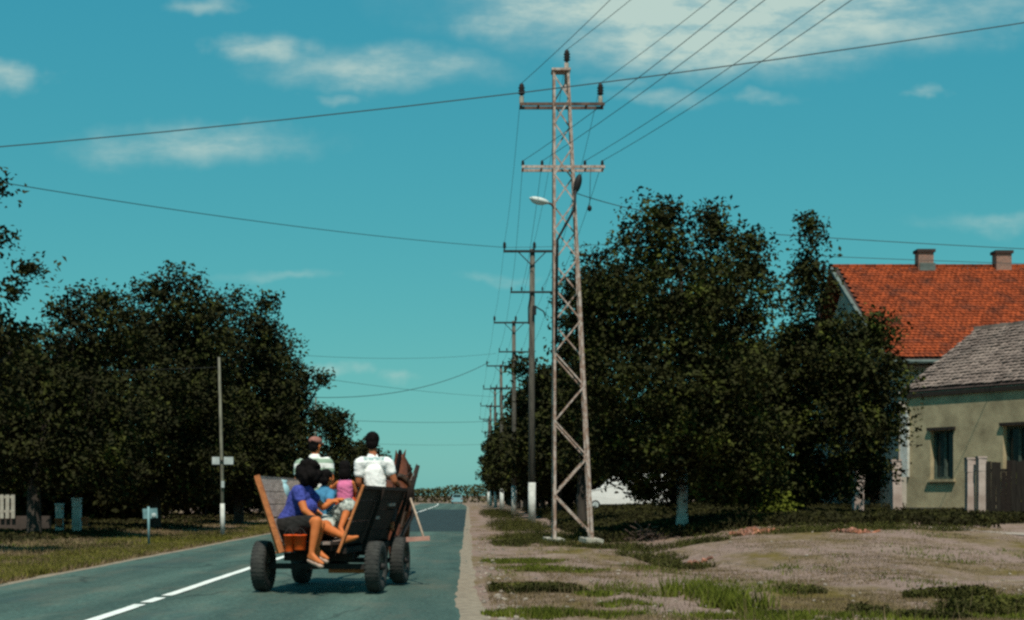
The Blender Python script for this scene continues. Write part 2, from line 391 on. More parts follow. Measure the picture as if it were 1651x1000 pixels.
# ------------------------------------------------------------------ road
def asphalt():
    m = bpy.data.materials.new('asphalt'); m.use_nodes = True; t = m.node_tree; b = t.nodes['Principled BSDF']
    b.inputs['Roughness'].default_value = .82; b.inputs['Specular IOR Level'].default_value = .25
    tcn = t.nodes.new('ShaderNodeTexCoord')
    def nz(sc, st=(1, 1, 1), dt=5):
        mp = t.nodes.new('ShaderNodeMapping'); mp.inputs['Scale'].default_value = st; t.links.new(tcn.outputs['Object'], mp.inputs[0])
        n = t.nodes.new('ShaderNodeTexNoise'); n.inputs['Scale'].default_value = sc; n.inputs['Detail'].default_value = dt; n.inputs['Roughness'].default_value = .7
        t.links.new(mp.outputs[0], n.inputs['Vector']); return n.outputs[0]
    def ramp(f, stops):
        r = t.nodes.new('ShaderNodeValToRGB'); e = r.color_ramp.elements
        while len(e) < len(stops): e.new(.5)
        for q, (p, c) in zip(e, stops): q.position = p; q.color = (*c, 1)
        t.links.new(f, r.inputs[0]); return r.outputs[0]
    def mixf(f, a, c, ty='MIX'):
        x = t.nodes.new('ShaderNodeMix'); x.data_type = 'RGBA'; x.blend_type = ty
        if isinstance(f, float): x.inputs[0].default_value = f
        else: t.links.new(f, x.inputs[0])
        t.links.new(a, x.inputs[6]); t.links.new(c, x.inputs[7]); return x.outputs[2]
    base = ramp(nz(.8, (1.6, .25, 1)), [(.3, (.038, .072, .059)), (.5, (.054, .094, .076)), (.72, (.072, .112, .089))])
    grain = ramp(nz(20, (1, .6, 1), 6), [(.3, (.55, .55, .55)), (.7, (1.4, 1.4, 1.4))])
    col = mixf(1.0, base, grain, 'MULTIPLY')
    patch = ramp(nz(.35, (2.2, .35, 1), 3), [(.58, (0, 0, 0)), (.64, (.55, .55, .55))])
    dark = ramp(nz(3), [(.3, (.03, .056, .052)), (.7, (.045, .08, .073))])
    col = mixf(patch, col, dark)
    dust = ramp(nz(1.1, (1, .3, 1), 4), [(.5, (0, 0, 0)), (.7, (.6, .6, .6))])
    dc = ramp(nz(9), [(.3, (.1, .11, .082)), (.7, (.13, .13, .096))])
    col = mixf(dust, col, dc)
    # wheel tracks polished along the lanes, old cracks and oil spots
    sx = t.nodes.new('ShaderNodeSeparateXYZ'); t.links.new(tcn.outputs['Object'], sx.inputs[0])
    sn = t.nodes.new('ShaderNodeMath'); sn.operation = 'SINE'; ml = t.nodes.new('ShaderNodeMath'); ml.operation = 'MULTIPLY_ADD'; ml.inputs[1].default_value = 3.9; ml.inputs[2].default_value = .6
    t.links.new(sx.outputs[0], ml.inputs[0]); t.links.new(ml.outputs[0], sn.inputs[0])
    tr_ = ramp(sn.outputs[0], [(0., (.86, .86, .86)), (1., (1.14, 1.14, 1.14))]); col = mixf(1.0, col, tr_, 'MULTIPLY')
    mp = t.nodes.new('ShaderNodeMapping'); mp.inputs['Scale'].default_value = (1, .55, 1); t.links.new(tcn.outputs['Object'], mp.inputs[0])
    wd = t.nodes.new('ShaderNodeTexNoise'); wd.inputs['Scale'].default_value = 1.5; wd.inputs['Detail'].default_value = 4; t.links.new(mp.outputs[0], wd.inputs['Vector'])
    av = t.nodes.new('ShaderNodeVectorMath'); av.operation = 'ADD'; t.links.new(mp.outputs[0], av.inputs[0]); t.links.new(wd.outputs[1], av.inputs[1])
    vo = t.nodes.new('ShaderNodeTexVoronoi'); vo.feature = 'DISTANCE_TO_EDGE'; vo.inputs['Scale'].default_value = .42; t.links.new(av.outputs[0], vo.inputs['Vector'])
    ck = ramp(vo.outputs['Distance'], [(0., (.55, .55, .55)), (.012, (.6, .6, .6)), (.022, (1, 1, 1))]); ckm = ramp(nz(.3, (1, 1, 1), 2), [(.45, (0, 0, 0)), (.55, (1, 1, 1))])
    col = mixf(ckm, col, mixf(1.0, col, ck, 'MULTIPLY'))
    oil = ramp(nz(2.3, (1, .5, 1), 3), [(.64, (1, 1, 1)), (.74, (.62, .64, .64))]); col = mixf(1.0, col, oil, 'MULTIPLY')
    t.links.new(col, b.inputs['Base Color'])
    bp = t.nodes.new('ShaderNodeBump'); bp.inputs['Strength'].default_value = .35; bp.inputs['Distance'].default_value = .01
    t.links.new(nz(60), bp.inputs['Height']); t.links.new(bp.outputs[0], b.inputs['Normal'])
    return m
ryl = np.unique(np.concatenate([np.linspace(-40, 10, 12), np.linspace(10, 60, 120), np.linspace(60, 236, 60)]))
def bend(y): return 0.0 if y < 150 else -((y - 150) / 86.0) ** 2 * 1.2
rv = []; rf = []
for i, y in enumerate(ryl):
    jl = (vnoise(1.3, y, .8) - .5) * .16 + (vnoise(7.3, y, 3.) - .5) * .07
    jr = (vnoise(3.3, y, .8) - .5) * .18 + (vnoise(9.3, y, 3.) - .5) * .08
    if y < 17: jr += .18 * ((17 - y) / 3.) ** 1.3
    for x in (-6.5 - jl, -3.2, -0.1 + jr): rv.append((x + bend(y), y, 0.02 if x == -3.2 else 0.0))
    if i:
        for k in range(2):
            a = (i - 1) * 3 + k; rf.append((a, a + 1, a + 4, a + 3))
me = bpy.data.meshes.new('road'); me.from_pydata(rv, [], rf); me.update(); me.materials.append(asphalt())
road = structure(obj('road', me))
PAINT = mat('road_paint', (.74, .76, .7), (.2, .26, .23), 7, .75, lo=.3, hi=.44, detail=7)
y = 13.0
def stripe(y0, y1):
    vs = []; fs = []; n = max(2, int((y1 - y0) / .6))
    for i in range(n + 1):
        yy = y0 + (y1 - y0) * i / n; j = (vnoise(yy, 2.2, 2.1) - .5) * .02; c = -3.69 + bend(yy)
        vs += [(c - .068 + j, yy, .027), (c + .068 + j, yy, .027)]
        if i: fs.append((2 * i - 2, 2 * i - 1, 2 * i + 1, 2 * i))
    me = bpy.data.meshes.new('centre_line'); me.from_pydata(vs, [], fs); me.update(); me.materials.append(PAINT)
    o = obj('centre_line', me, road); return o
stripe(6, 16.75); stripe(17.05, 17.85); stripe(18.2, 33)
yy = 36.0
while yy < 220: stripe(yy, min(yy + 22, 225)); yy += 25
# darker stretch of asphalt farther along
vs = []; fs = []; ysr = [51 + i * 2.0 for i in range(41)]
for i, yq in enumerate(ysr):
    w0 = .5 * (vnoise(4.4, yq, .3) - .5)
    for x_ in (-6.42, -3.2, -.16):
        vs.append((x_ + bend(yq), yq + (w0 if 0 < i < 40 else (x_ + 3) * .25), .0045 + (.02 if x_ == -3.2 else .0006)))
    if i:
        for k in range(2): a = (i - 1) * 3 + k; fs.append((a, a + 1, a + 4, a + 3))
me = bpy.data.meshes.new('dark_asphalt_strip'); me.from_pydata(vs, [], fs); me.update(); me.materials.append(mat('dark_asphalt', (.03, .05, .05), (.014, .024, .026), 1.6, .85, .3, detail=7, bscale=40)); obj('dark_asphalt_strip', me, road)
# gravel shoulder
GRAVEL = mat('gravel_shoulder', (.29, .235, .17), (.17, .135, .1), 7, .97, .5, bscale=40)
def shoulder(x0f, x1f, name):
    vs = []; fs = []
    for i, y in enumerate(ryl):
        vs += [(x0f(y) + bend(y), y, -.008), ((x0f(y) + x1f(y)) / 2 + bend(y), y, .004), (x1f(y) + bend(y), y, hz(x1f(y) + bend(y), y) - .006)]
        if i:
            for k in range(2):
                a = (i - 1) * 3 + k; fs.append((a, a + 1, a + 4, a + 3))
    me = bpy.data.meshes.new(name); me.from_pydata(vs, [], fs); me.update(); me.materials.append(GRAVEL)
    for p in me.polygons: p.use_smooth = True
    return structure(obj(name, me))
shoulder(lambda y: -.3, lambda y: .04 + .10 * vnoise(5.1, y, .5) + .12 * vnoise(2.1, y, 2.5) + (.22 * ((19 - y) / 5) if y < 19 else 0), 'gravel_shoulder')
shoulder(lambda y: -6.3, lambda y: -6.62 - .12 * vnoise(15.1, y, .5) - .1 * vnoise(12.1, y, 2.5), 'gravel_shoulder')
# pale dirt path to the gate on the right
DIRT = mat('dirt_path', (.36, .3, .25), (.25, .2, .165), 4, .97, .4)
vs = []; fs = []
pp = [(P(1500, 866, 38.), .25), (P(1545, 868, 37.5), .4), (P(1600, 876, 35.5), .55), (P(1651, 884, 34.5), .6), (P(1720, 890, 34.), .7), (P(1800, 893, 34.), .8)]
for i, (p, w) in enumerate(pp):
    for s_ in (-1, -.5, 0, .5, 1):
        yy = p.y + s_ * w * 1.6; vs.append((p.x, yy, hz(p.x, yy) + .012 - .014 * abs(s_) ** 3))
    if i:
        for k in range(4): a = (i - 1) * 5 + k; fs.append((a, a + 5, a + 6, a + 1))
me = bpy.data.meshes.new('path'); me.from_pydata(vs, [], fs); me.update(); me.materials.append(DIRT); structure(obj('path', me))
#SECTION2
# ------------------------------------------------------------------ lattice tower
TY = 39.4
tower = thing('lattice_tower', (2.76, TY, 0), 'rusty steel lattice power pole with crossarms and street lamp on the right verge', 'power pole')
TZ = 12.45
def tc_(z): return 2.76 - .025 * z
def tw_(z): return .49 - (.49 - .18) * z / TZ
for sx in (-1, 1):
    for sy in (-1, 1):
        b = MB(); a0 = Vector((tc_(0) + sx * tw_(0), TY + sy * tw_(0), .02)); a1 = Vector((tc_(TZ) + sx * tw_(TZ), TY + sy * tw_(TZ), TZ))
        b.beam(a0, a1, .06, .018, Vector((0, 1, 0))); b.beam(a0 + Vector((sx * .026, 0, 0)), a1 + Vector((sx * .026, 0, 0)), .018, .06, Vector((0, 1, 0)))
        part('leg', b, STEEL, tower)
zl = [0.25]; st = 1.02
while zl[-1] < TZ - .5: zl.append(zl[-1] + st); st *= .965
for k in range(len(zl) - 1):
    z0, z1 = zl[k], zl[k + 1]; s = 1 if k % 2 else -1
    for sy in (-1, 1):
        f = s * (1 if (sy < 0 or z0 < 5.0) else -1); g = sy * (1 if sy < 0 else 1)
        b = MB(); b.beam((tc_(z0) - f * tw_(z0), TY + sy * (tw_(z0) + .012), z0), (tc_(z1) + f * tw_(z1), TY + sy * (tw_(z1) + .012), z1), .038, .016, Vector((0, 1, 0)))
        part('lattice_bar', b, STEEL, tower)
        b = MB(); b.beam((tc_(z0) + sy * (tw_(z0) + .012), TY - f * tw_(z0), z0), (tc_(z1) + sy * (tw_(z1) + .012), TY + f * tw_(z1), z1), .038, .016, Vector((1, 0, 0)))
        part('lattice_bar', b, STEEL, tower)
b = MB(); b.box((tc_(TZ), TY, TZ + .03), (.5, .46, .06)); b.beam((tc_(TZ) + .14, TY, TZ - .5), (tc_(TZ) + .14, TY, TZ + .25), .09, .09); part('top_bracket', b, STEEL, tower)
def insulator(parent, x, y, z, s=1.0, name='insulator'):
    b = MB(); b.lathe([(.001, 0), (.03, 0), (.03, .1), (.055, .1), (.1, .13), (.06, .17), (.1, .21), (.06, .25), (.1, .29), (.06, .33), (.075, .36), (.03, .42), (.001, .43)], (x, y, z), n=10)
    b.v = [Vector((x + (p.x - x) * s, y + (p.y - y) * s, z + (p.z - z) * s)) for p in b.v]
    return part(name, b, PORC, parent, True)
zA = H + (VY - 171) / FPX * TY; zB = H + (VY - 272) / FPX * TY
def ax(px): return (px - VX) / FPX * TY
INS = {}
b = MB()
for sy in (-.2, .2): b.beam((ax(838), TY + sy, zA), (ax(974), TY + sy, zA), .05, .075)
for px in (840, 868, 945, 971): b.beam((ax(px), TY - .2, zA), (ax(px), TY + .2, zA), .05, .05)
part('crossarm', b, STEELD, tower)
for px in (841, 968):
    b = MB(); b.tube([(ax(px), TY, zA + .06), (ax(px), TY, zA + .26)], .06, 8); part('insulator_pin', b, CONC, tower)
    insulator(tower, ax(px), TY, zA + .2, .95); INS['a%d' % px] = Vector((ax(px), TY, zA + .6))
insulator(tower, ax(914), TY, TZ + .2, .95); INS['top'] = Vector((ax(914), TY, TZ + .6))
b = MB(); b.tube([(ax(914), TY, TZ), (ax(914), TY, TZ + .25)], .05, 8); part('insulator_pin', b, CONC, tower)
b = MB()
for sy in (-.23, .23): b.beam((ax(841), TY + sy, zB), (ax(974), TY + sy, zB), .045, .07)
for px in (843, 873, 944, 972): b.beam((ax(px), TY - .23, zB), (ax(px), TY + .23, zB), .05, .04)
part('crossarm', b, STEEL, tower)
for px in (843, 874, 943, 971):
    insulator(tower, ax(px), TY, zB + .02, .48); INS['b%d' % px] = Vector((ax(px), TY, zB + .2))
# street lamp
zl_ = H + (VY - 330) / FPX * TY
b = MB(); b.tube([(tc_(9) - .3, TY - .3, zl_ - .12), (ax(888), TY - .35, zl_ - .06), (ax(880), TY - .4, zl_ - .02)], .03, 8); part('lamp_arm', b, STEELD, tower)
b = MB(); c = Vector((ax(868), TY - .45, zl_ + .02)); b.ell(c, (.27, .12, .085), Euler((0, R(14), 0))); lh = part('lamp_head', b, mat('lamp_shell', (.6, .64, .6), (.45, .5, .47), 5, .5), tower, True)
b = MB(); b.ell(c + Vector((-.03, 0, -.05)), (.19, .09, .06), Euler((0, R(14), 0))); part('lamp_glass', b, mat('lamp_glass', (.5, .58, .55), (.4, .5, .48), 4, .2), tower, True)
# cable joint and down cable
b = MB(); zj = H + (VY - 300) / FPX * TY
b.ell((ax(930), TY - .3, zj), (.1, .1, .26), Euler((0, R(14), 0))); b.tube([(ax(926), TY - .42, zj - .2), (ax(924), TY - .45, zj - .7), (ax(897), TY - .42, zj - 1.5), (ax(895), TY - .48, 5.2)], .035, 6)
part('cable_joint', b, BLACK, tower, True)
b = MB(); b.ell((ax(949), TY - .3, zj - .65), (.06, .06, .08)); b.tube([(ax(949), TY - .3, zj - .6), (ax(951), TY - .28, zB)], .008, 5); part('cable_weight', b, BLACK, tower, True)
for (cx, cy) in ((2.27, TY - .49), (3.25, TY - .49), (2.27, TY + .49), (3.25, TY + .49)):
    b = MB(); b.box((cx, cy, .04), (.46, .46, .16), Euler((.05, .03, .2))); part('concrete_footing', b, CONC, tower)

# ------------------------------------------------------------------ row of poles
def build_pole(x, y, label, h=12.15, one_lamp=False, shift=0.0):
    h = h + random.uniform(-.25, .2)
    t = thing('utility_pole', (x, y, hz(x, y)), label, 'utility pole', 'poles along the right side of the road')
    g = hz(x, y)
    b = MB(); b.tube([(x, y, g - .1), (x + random.uniform(-.02, .02), y, g + h * .5), (x + random.uniform(-.07, .07), y, g + h)], [.165, .14, .11], 12); part('pole', b, POLEW, t, True)
    b = MB(); b.tube([(x, y, g), (x, y, g + 1.85)], [.172, .163], 12); part('whitewashed_base', b, WHITEW, t, True)
    res = {}
    b = MB(); b.beam((x - 1.25 + shift, y - .14, g + h - .12), (x + 1.15 + shift, y - .14, g + h - .12), .08, .1)
    b.beam((x - .6, y - .14, g + h - .15), (x, y - .13, g + h - .75), .04, .04); b.beam((x + .6, y - .14, g + h - .15), (x, y - .13, g + h - .75), .04, .04)
    part('crossarm', b, IRON, t)
    for k, dx in enumerate((-1.2, .1, 1.1)):
        insulator(t, x + dx + shift * (k != 1), y - .14, g + h - .07, .85); res['a%d' % k] = Vector((x + dx, y - .14, g + h + .3))
    b = MB(); b.beam((x - .95, y - .14, g + h - 1.9), (x + .95, y - .14, g + h - 1.9), .07, .08); part('crossarm', b, IRON, t)
    for k, dx in enumerate((-.9, -.45, .45, .9)):
        insulator(t, x + dx, y - .14, g + h - 1.87, .48); res['b%d' % k] = Vector((x + dx, y - .14, g + h - 1.68))
    b = MB(); b.box((x + .1, y - .2, g + h - 2.7), (.16, .14, .4)); b.tube([(x - .05, y - .15, g + h - 1.9), (x - .16, y - .17, g + h - 2.6), (x - .15, y - .16, g + h - 3.3)], .03, 6)
    b.tube([(x + .1, y - .18, g + h - 2.5), (x + .5, y - .2, g + h - 2.75), (x + .55, y - .2, g + h - 2.9)], .03, 6)
    part('cable_box', b, BLACK, t)
    return t, res
PY = [(2.78, 65.), (2.8, 91.), (2.72, 121.), (2.75, 150.), (2.7, 178.), (2.8, 207.)]
PL = ['tall pole with two crossarms and whitewashed foot, nearest behind the lattice tower',
      'utility pole with whitewashed foot, second in the row behind the lattice tower',
      'utility pole with whitewashed foot, third in the row behind the lattice tower',
      'thin distant utility pole, fourth in the row behind the lattice tower',
      'thin distant utility pole, fifth in the row behind the lattice tower',
      'farthest tiny utility pole in the row beside the road']
PR = []
for i, (x, y) in enumerate(PY): PR.append(build_pole(x, y, PL[i])[1])
near_pole = build_pole(8.6, 11.0, 'utility pole nearest to the camera beyond the right edge of the picture', 11.6)[1]

# ------------------------------------------------------------------ wires
def wire(a, b_, sag, label, r=.011, group='overhead wires'):
    a, b_ = Vector(a), Vector(b_); n = 18; m = MB(); r = r * .72
    pts = []
    for i in range(n + 1):
        t = i / n; p = a.lerp(b_, t); p.z -= sag * 4 * t * (1 - t); pts.append(p)
    m.tube(pts, r, 4); return solo('overhead_wire', m, WIREM, a, label, 'wire', group)
w_t = [('a841', 'a0', 'upper left'), ('top', 'a1', 'topmost'), ('a968', 'a2', 'upper right'), ('b843', 'b0', 'leftmost lower'), ('b874', 'b1', 'second lower'), ('b943', 'b2', 'third lower'), ('b971', 'b3', 'rightmost lower')]
for a, b_, nm in w_t:
    wire(INS[a], PR[0][b_], .45, 'thin wire from the %s insulator of the lattice tower back to the nearest pole' % nm, .010)
    wire(INS[a], near_pole[b_], .35, 'wire from the %s insulator of the lattice tower towards the top of the picture' % nm, .010)
ordn = ['nearest', 'second', 'third', 'fourth', 'fifth', 'farthest']
kn = {'a0': 'upper left', 'a1': 'upper middle', 'a2': 'upper right', 'b0': 'lower outer left', 'b3': 'lower outer right'}
for i in range(5):
    for k in kn:
        wire(PR[i][k], PR[i + 1][k], .5, '%s wire spanning between the %s and %s roadside poles' % (kn[k], ordn[i], ordn[i + 1]), .010 + .002 * i)
wire(P(-900, 297, 33), P(2600, -131, 33), .9, 'thick cable crossing the whole sky, rising from left to right over the tower', .019, 'cables crossing the road')
wire(P(-500, 205, 32), PR[0]['a0'] + Vector((0, 0, -.25)), .35, 'cable sloping down from the left edge treetop to the nearest pole', .02, 'cables crossing the road')
wire(PR[0]['a0'] + Vector((0, 0, -.25)), PR[0]['a2'] + Vector((4.9, -3, -.35)), .1, 'short wire running right from the nearest pole behind the tower into the tree', .014, 'cables crossing the road')
wire(P(930, 312, 39.2), P(1100, 348, 42), .1, 'service cable from the tower joint into the big tree crown', .016, 'cables crossing the road')
wire(P(1250, 378, 46), P(2200, 420, 52), .12, 'upper service cable above the red roof ridge', .018, 'cables crossing the road')
wire(P(1300, 412, 50), P(2200, 436, 60), .1, 'lower service cable just above the red roof ridge', .016, 'cables crossing the road')
wire(P(480, 640, 80), PR[2]['a0'] + Vector((.2, 0, -.1)), .9, 'cable crossing the road from the left trees up to the third pole', .032, 'cables crossing the road')
wire(P(470, 572, 84), P(800, 570, 119), .3, 'faint high cable over the far road towards the third pole', .018, 'cables crossing the road')
wire(P(490, 606, 100), P(800, 640, 150), .2, 'faint cable sloping down to the fourth pole over the far road', .022, 'cables crossing the road')
wire(P(540, 677, 130), P(800, 679, 176), .2, 'dark level cable low over the far road', .035, 'cables crossing the road')
wire(P(560, 714, 160), P(800, 716, 207), .2, 'lowest faint cable over the far road', .026, 'cables crossing the road')
wire(P(-40, 598, 43), P(352, 592, 45.2), .05, 'pale wire along the left trees to the slim sign pole', .008, 'cables crossing the road')

# ------------------------------------------------------------------ trees
def unit(n):
    v = rng.normal(size=(n, 3)); return v / np.linalg.norm(v, axis=1, keepdims=True)
def leaf_polys(cen, nrm_bias, size, count_mult=1):
    n = len(cen)
    a = unit(n); a[:, 2] = a[:, 2] * .7 - .15; a /= np.linalg.norm(a, axis=1, keepdims=True)
    up = unit(n) + nrm_bias; b = np.cross(a, up); b /= np.linalg.norm(b, axis=1, keepdims=True) + 1e-6
    nn = np.cross(b, a); s = size * rng.uniform(.6, 1.35, (n, 1))
    q = np.empty((n, 4, 3)); q[:, 0] = cen - a * s * .5; q[:, 2] = cen + a * s * .55 - nn * s * .12
    q[:, 1] = cen + b * s * .3 + nn * s * .08; q[:, 3] = cen - b * s * .3 + nn * s * .08
    return q.reshape(-1, 3)
def crown_points(blobs, density, clump=.42, per=46):
    out = []
    for (c, r) in blobs:
        c = np.array(c); r = np.array(r); area = 4 * math.pi * ((r[0] * r[1]) ** 1.6 / 3 + (r[0] * r[2]) ** 1.6 / 3 + (r[1] * r[2]) ** 1.6 / 3) ** (1 / 1.6)
        nc = max(8, int(area * density * 1.35)); d = unit(nc)
        rad = rng.uniform(.72, 1.06, (nc, 1)) + (rng.random((nc, 1)) < .10) * rng.uniform(0, .16, (nc, 1))
        lob = unit(16); lob[:, 2] = np.abs(lob[:, 2]) * .8 + .1 * lob[:, 2]; ff = (np.clip(d @ lob.T, 0, 1) ** 14 * rng.uniform(.4, 1, 16)).max(1, keepdims=True)
        rad = rad * (.83 + .42 * ff)
        keep = rng.random(nc) < .55 + .9 * ff[:, 0]; d = d[keep]; rad = rad[keep]; nc = len(d)
        cc = c + d * rad * r
        nl = rng.integers(int(per * .5), int(per * 1.5), nc)
        idx = np.repeat(np.arange(nc), nl)
        cs = clump * rng.uniform(.6, 1.25, (nc, 1))
        out.append(cc[idx] + np.clip(rng.normal(size=(len(idx), 3)), -1.7, 1.7) * cs[idx] * np.array([.6, .6, .42]))
        ni = int(nc * per * .30)
        out.append(c + unit(ni) * (rng.uniform(.15, .9, (ni, 1))) * r)
    return np.concatenate(out)
def tree(name, label, base, blobs, density=2.4, leaf=.17, clump=.42, per=46, m=None, trunk_r=.2, group=None, cat='tree', lean=(0, 0), white=False, limbs=9):
    """blobs: list of (centre, radii) in world coordinates"""
    bx, by = base; g = hz(bx, by); t = thing(name, (bx, by, g), label, cat, group)
    allz = np.array([b[0][2] + b[1][2] for b in blobs]); top = allz.max()
    cx = np.mean([b[0][0] for b in blobs]); cy = np.mean([b[0][1] for b in blobs])
    tm = MB(); h1 = (top - g)
    p0 = Vector((bx, by, g - .1)); p1 = Vector((bx + lean[0], by + lean[1], g + h1 * .22)); p2 = Vector((bx * .5 + cx * .5, by * .5 + cy * .5, g + h1 * .5)); p3 = Vector((cx, cy, g + h1 * .8))
    tm.tube([p0, p0 + Vector((0, 0, .25)), p1, p2, p3], [trunk_r * 1.45, trunk_r * 1.05, trunk_r * .9, trunk_r * .6, trunk_r * .15], 10)
    order = sorted(blobs, key=lambda q: -q[1][0])[:limbs]
    for c, r in order:
        c = Vector(c); s = p1.lerp(p2, random.uniform(.1, 1.0)); mid = s.lerp(c, .5) + Vector((0, 0, -.2))
        e = c + Vector((random.uniform(-.3, .3) * r[0], random.uniform(-.3, .3) * r[1], r[2] * .45))
        tm.tube([s, mid, c, e], [trunk_r * .42, trunk_r * .3, trunk_r * .18, trunk_r * .05], 6)
    tr = part('trunk', tm, BARK, t, True)
    if white:
        w = MB(); w.tube([p0 + Vector((0, 0, .12)), p0.lerp(p1, .3), p0.lerp(p1, white)], [trunk_r * 1.42, trunk_r * 1.08, trunk_r * 1.03], 10); part('whitewash_band', w, WHITEW, t, True)
    pts = crown_points(blobs, density, clump, int(per * 1.04)); leaf = leaf * .84
    q = leaf_polys(pts, np.array([0, 0, 1.0]), leaf) - np.array([bx, by, g])
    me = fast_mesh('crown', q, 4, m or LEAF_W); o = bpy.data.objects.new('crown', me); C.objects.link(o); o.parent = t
    return t
def B(px, py, rx, ry, Y, dy=0, ky=1.0):
    """blob from photograph pixels at depth Y(+dy)"""
    Yd = Y + dy; s = Yd / FPX; return (tuple(P(px, py, Yd)), (rx * s, (rx + ry) * .5 * s * ky, ry * s))

RG = 'leafy trees along the right side of the road'
# big walnut behind the tower
Yt = 41.5
tree('walnut_tree', 'tall dark leafy tree with whitewashed trunk, right behind the lattice tower', (P(1100, 838, Yt).x, Yt),
     [B(1060, 345, 42, 40, Yt), B(1055, 400, 62, 70, Yt), B(1150, 365, 30, 46, Yt, .5), B(1150, 425, 75, 62, Yt), B(1218, 402, 30, 55, Yt, .8), B(1000, 490, 75, 80, Yt, -.4), B(1100, 500, 90, 80, Yt, -1.6),
      B(1190, 490, 62, 80, Yt, -.8), B(985, 600, 68, 80, Yt, -.6), B(1080, 620, 95, 90, Yt, -2.0), B(1180, 620, 85, 90, Yt, -1.6), B(1000, 700, 75, 60, Yt, -.8), B(1105, 715, 95, 55, Yt, -1.8), B(1200, 715, 80, 60, Yt, -1.4),
      B(970, 520, 40, 70, Yt, 0), B(1040, 755, 60, 30, Yt, -1), B(1170, 760, 75, 30, Yt, -1.2), B(1100, 560, 100, 120, Yt, 1.5), B(1150, 690, 90, 70, Yt, 1.2), B(1031, 785, 17, 22, Yt, -.3), B(1048, 796, 26, 22, Yt, -.2), B(1085, 800, 14, 16, Yt, .3), B(1072, 785, 26, 24, Yt, -.6), B(1010, 765, 20, 14, Yt, -.5), B(1150, 785, 40, 22, Yt, -1.), B(1215, 775, 50, 26, Yt, -1.), B(985, 758, 26, 8, Yt, -.6), B(1160, 800, 34, 20, Yt, -.8), B(1215, 800, 36, 20, Yt, -.8)],
     2.5, .17, .45, 50, LEAF_W, .15, RG, white=.9)
Yt = 46.5
tree('walnut_tree', 'broad dark leafy tree with a narrow pointed top, in front of the houses', (P(1290, 834, Yt).x, Yt),
     [B(1304, 362, 9, 30, Yt), B(1303, 410, 18, 36, Yt), B(1308, 462, 34, 42, Yt), B(1300, 530, 46, 52, Yt), B(1262, 560, 26, 44, Yt, .4), B(1370, 540, 62, 42, Yt, -.4), B(1415, 530, 45, 34, Yt, -.2), B(1340, 600, 95, 60, Yt, -1.2), B(1400, 615, 75, 55, Yt, -.8),
      B(1260, 620, 60, 70, Yt), B(1350, 690, 95, 55, Yt, -1.2), B(1410, 690, 50, 50, Yt, -.6), B(1270, 710, 70, 55, Yt, -.6), B(1380, 745, 50, 34, Yt, -1.), B(1300, 760, 70, 28, Yt, -.6), B(1320, 620, 80, 90, Yt, 1.4), B(1290, 790, 60, 24, Yt, -.5), B(1345, 785, 34, 26, Yt, -.8), B(1415, 770, 26, 26, Yt, -.4), B(1260, 800, 40, 20, Yt, -.5)],
     2.5, .18, .48, 50, LEAF_W, .2, RG)
Yt = 56.
tree('walnut_tree', 'thinner leafy tree with sky gaps, left of the big tree behind the tower', (P(938, 828, Yt).x, Yt),
     [B(968, 415, 30, 24, Yt), B(950, 465, 42, 40, Yt), B(935, 455, 24, 26, Yt, -.5), B(985, 470, 40, 50, Yt), B(918, 480, 24, 26, Yt), B(908, 545, 20, 30, Yt), B(925, 560, 34, 30, Yt), B(960, 570, 50, 60, Yt), B(935, 640, 40, 55, Yt), B(970, 690, 60, 60, Yt), B(915, 520, 12, 14, Yt), B(945, 740, 50, 40, Yt)],
     2.2, .2, .5, 42, LEAF_D, .18, RG)
def row_tree(x, y, h, w, label, dens, leaf, m, grp, per=34, zlow=.22, seed_dx=0, clump=.6):
    g = hz(x, y); bl = []
    n = 11
    for i in range(n):
        t = i / (n - 1); zc = g + h * (zlow + (0.92 - zlow) * t)
        prof = math.sin(math.pi * min(1, .30 + .62 * t)) ** .8
        rr = w * prof * random.uniform(.62, .9)
        a = random.uniform(0, 6.28); d = w * prof * random.uniform(.15, .5)
        bl.append(((x + math.cos(a) * d, y + math.sin(a) * d, zc), (rr * .72, rr * .72, h * random.uniform(.1, .16))))
    for i in range(5):
        a = random.uniform(0, 6.28); d = w * random.uniform(.2, .6); zz = g + h * random.uniform(.78, .94)
        bl.append(((x + math.cos(a) * d, y + math.sin(a) * d, zz), (w * .2, w * .2, h * random.uniform(.05, .1))))
    return tree('roadside_tree', label, (x, y), bl, dens, leaf, clump, per, m, .17, grp, limbs=5)
rr = [(5.0, 82, 8.8, 3.4, 'first dark roadside tree behind the nearest pole, rising left of the big tree'),
      (4.9, 83, 7.8, 3.7, 'low dark roadside tree between the nearest and the second pole'),
      (4.7, 102, 8.0, 3.8, 'dark roadside tree standing just behind the second pole'), (4.7, 124, 8.0, 3.9, 'dark roadside tree standing just behind the third pole'), (4.7, 148, 8.0, 3.9, 'dark roadside tree standing just before the fourth pole'), (4.8, 176, 8.0, 4.0, 'dark roadside tree standing beside the fifth pole'),
      (4.6, 92, 8.0, 3.7, 'second dark roadside tree beyond the nearest pole'),
      (4.5, 112, 8.0, 3.8, 'third dark roadside tree, behind the second pole'),
      (4.6, 135, 8.1, 3.9, 'fourth dark roadside tree, behind the third pole'),
      (4.7, 162, 8.2, 4.0, 'fifth dark roadside tree far along the right side'),
      (4.9, 192, 8.0, 4.0, 'last dark roadside tree at the far right edge of the road')]
for (x, y, h, w, lab) in rr: row_tree(x, y, h, w, lab, 1.5, .22 + y * .0012, LEAF_D, RG, zlow=.48 if y < 80 else .25)

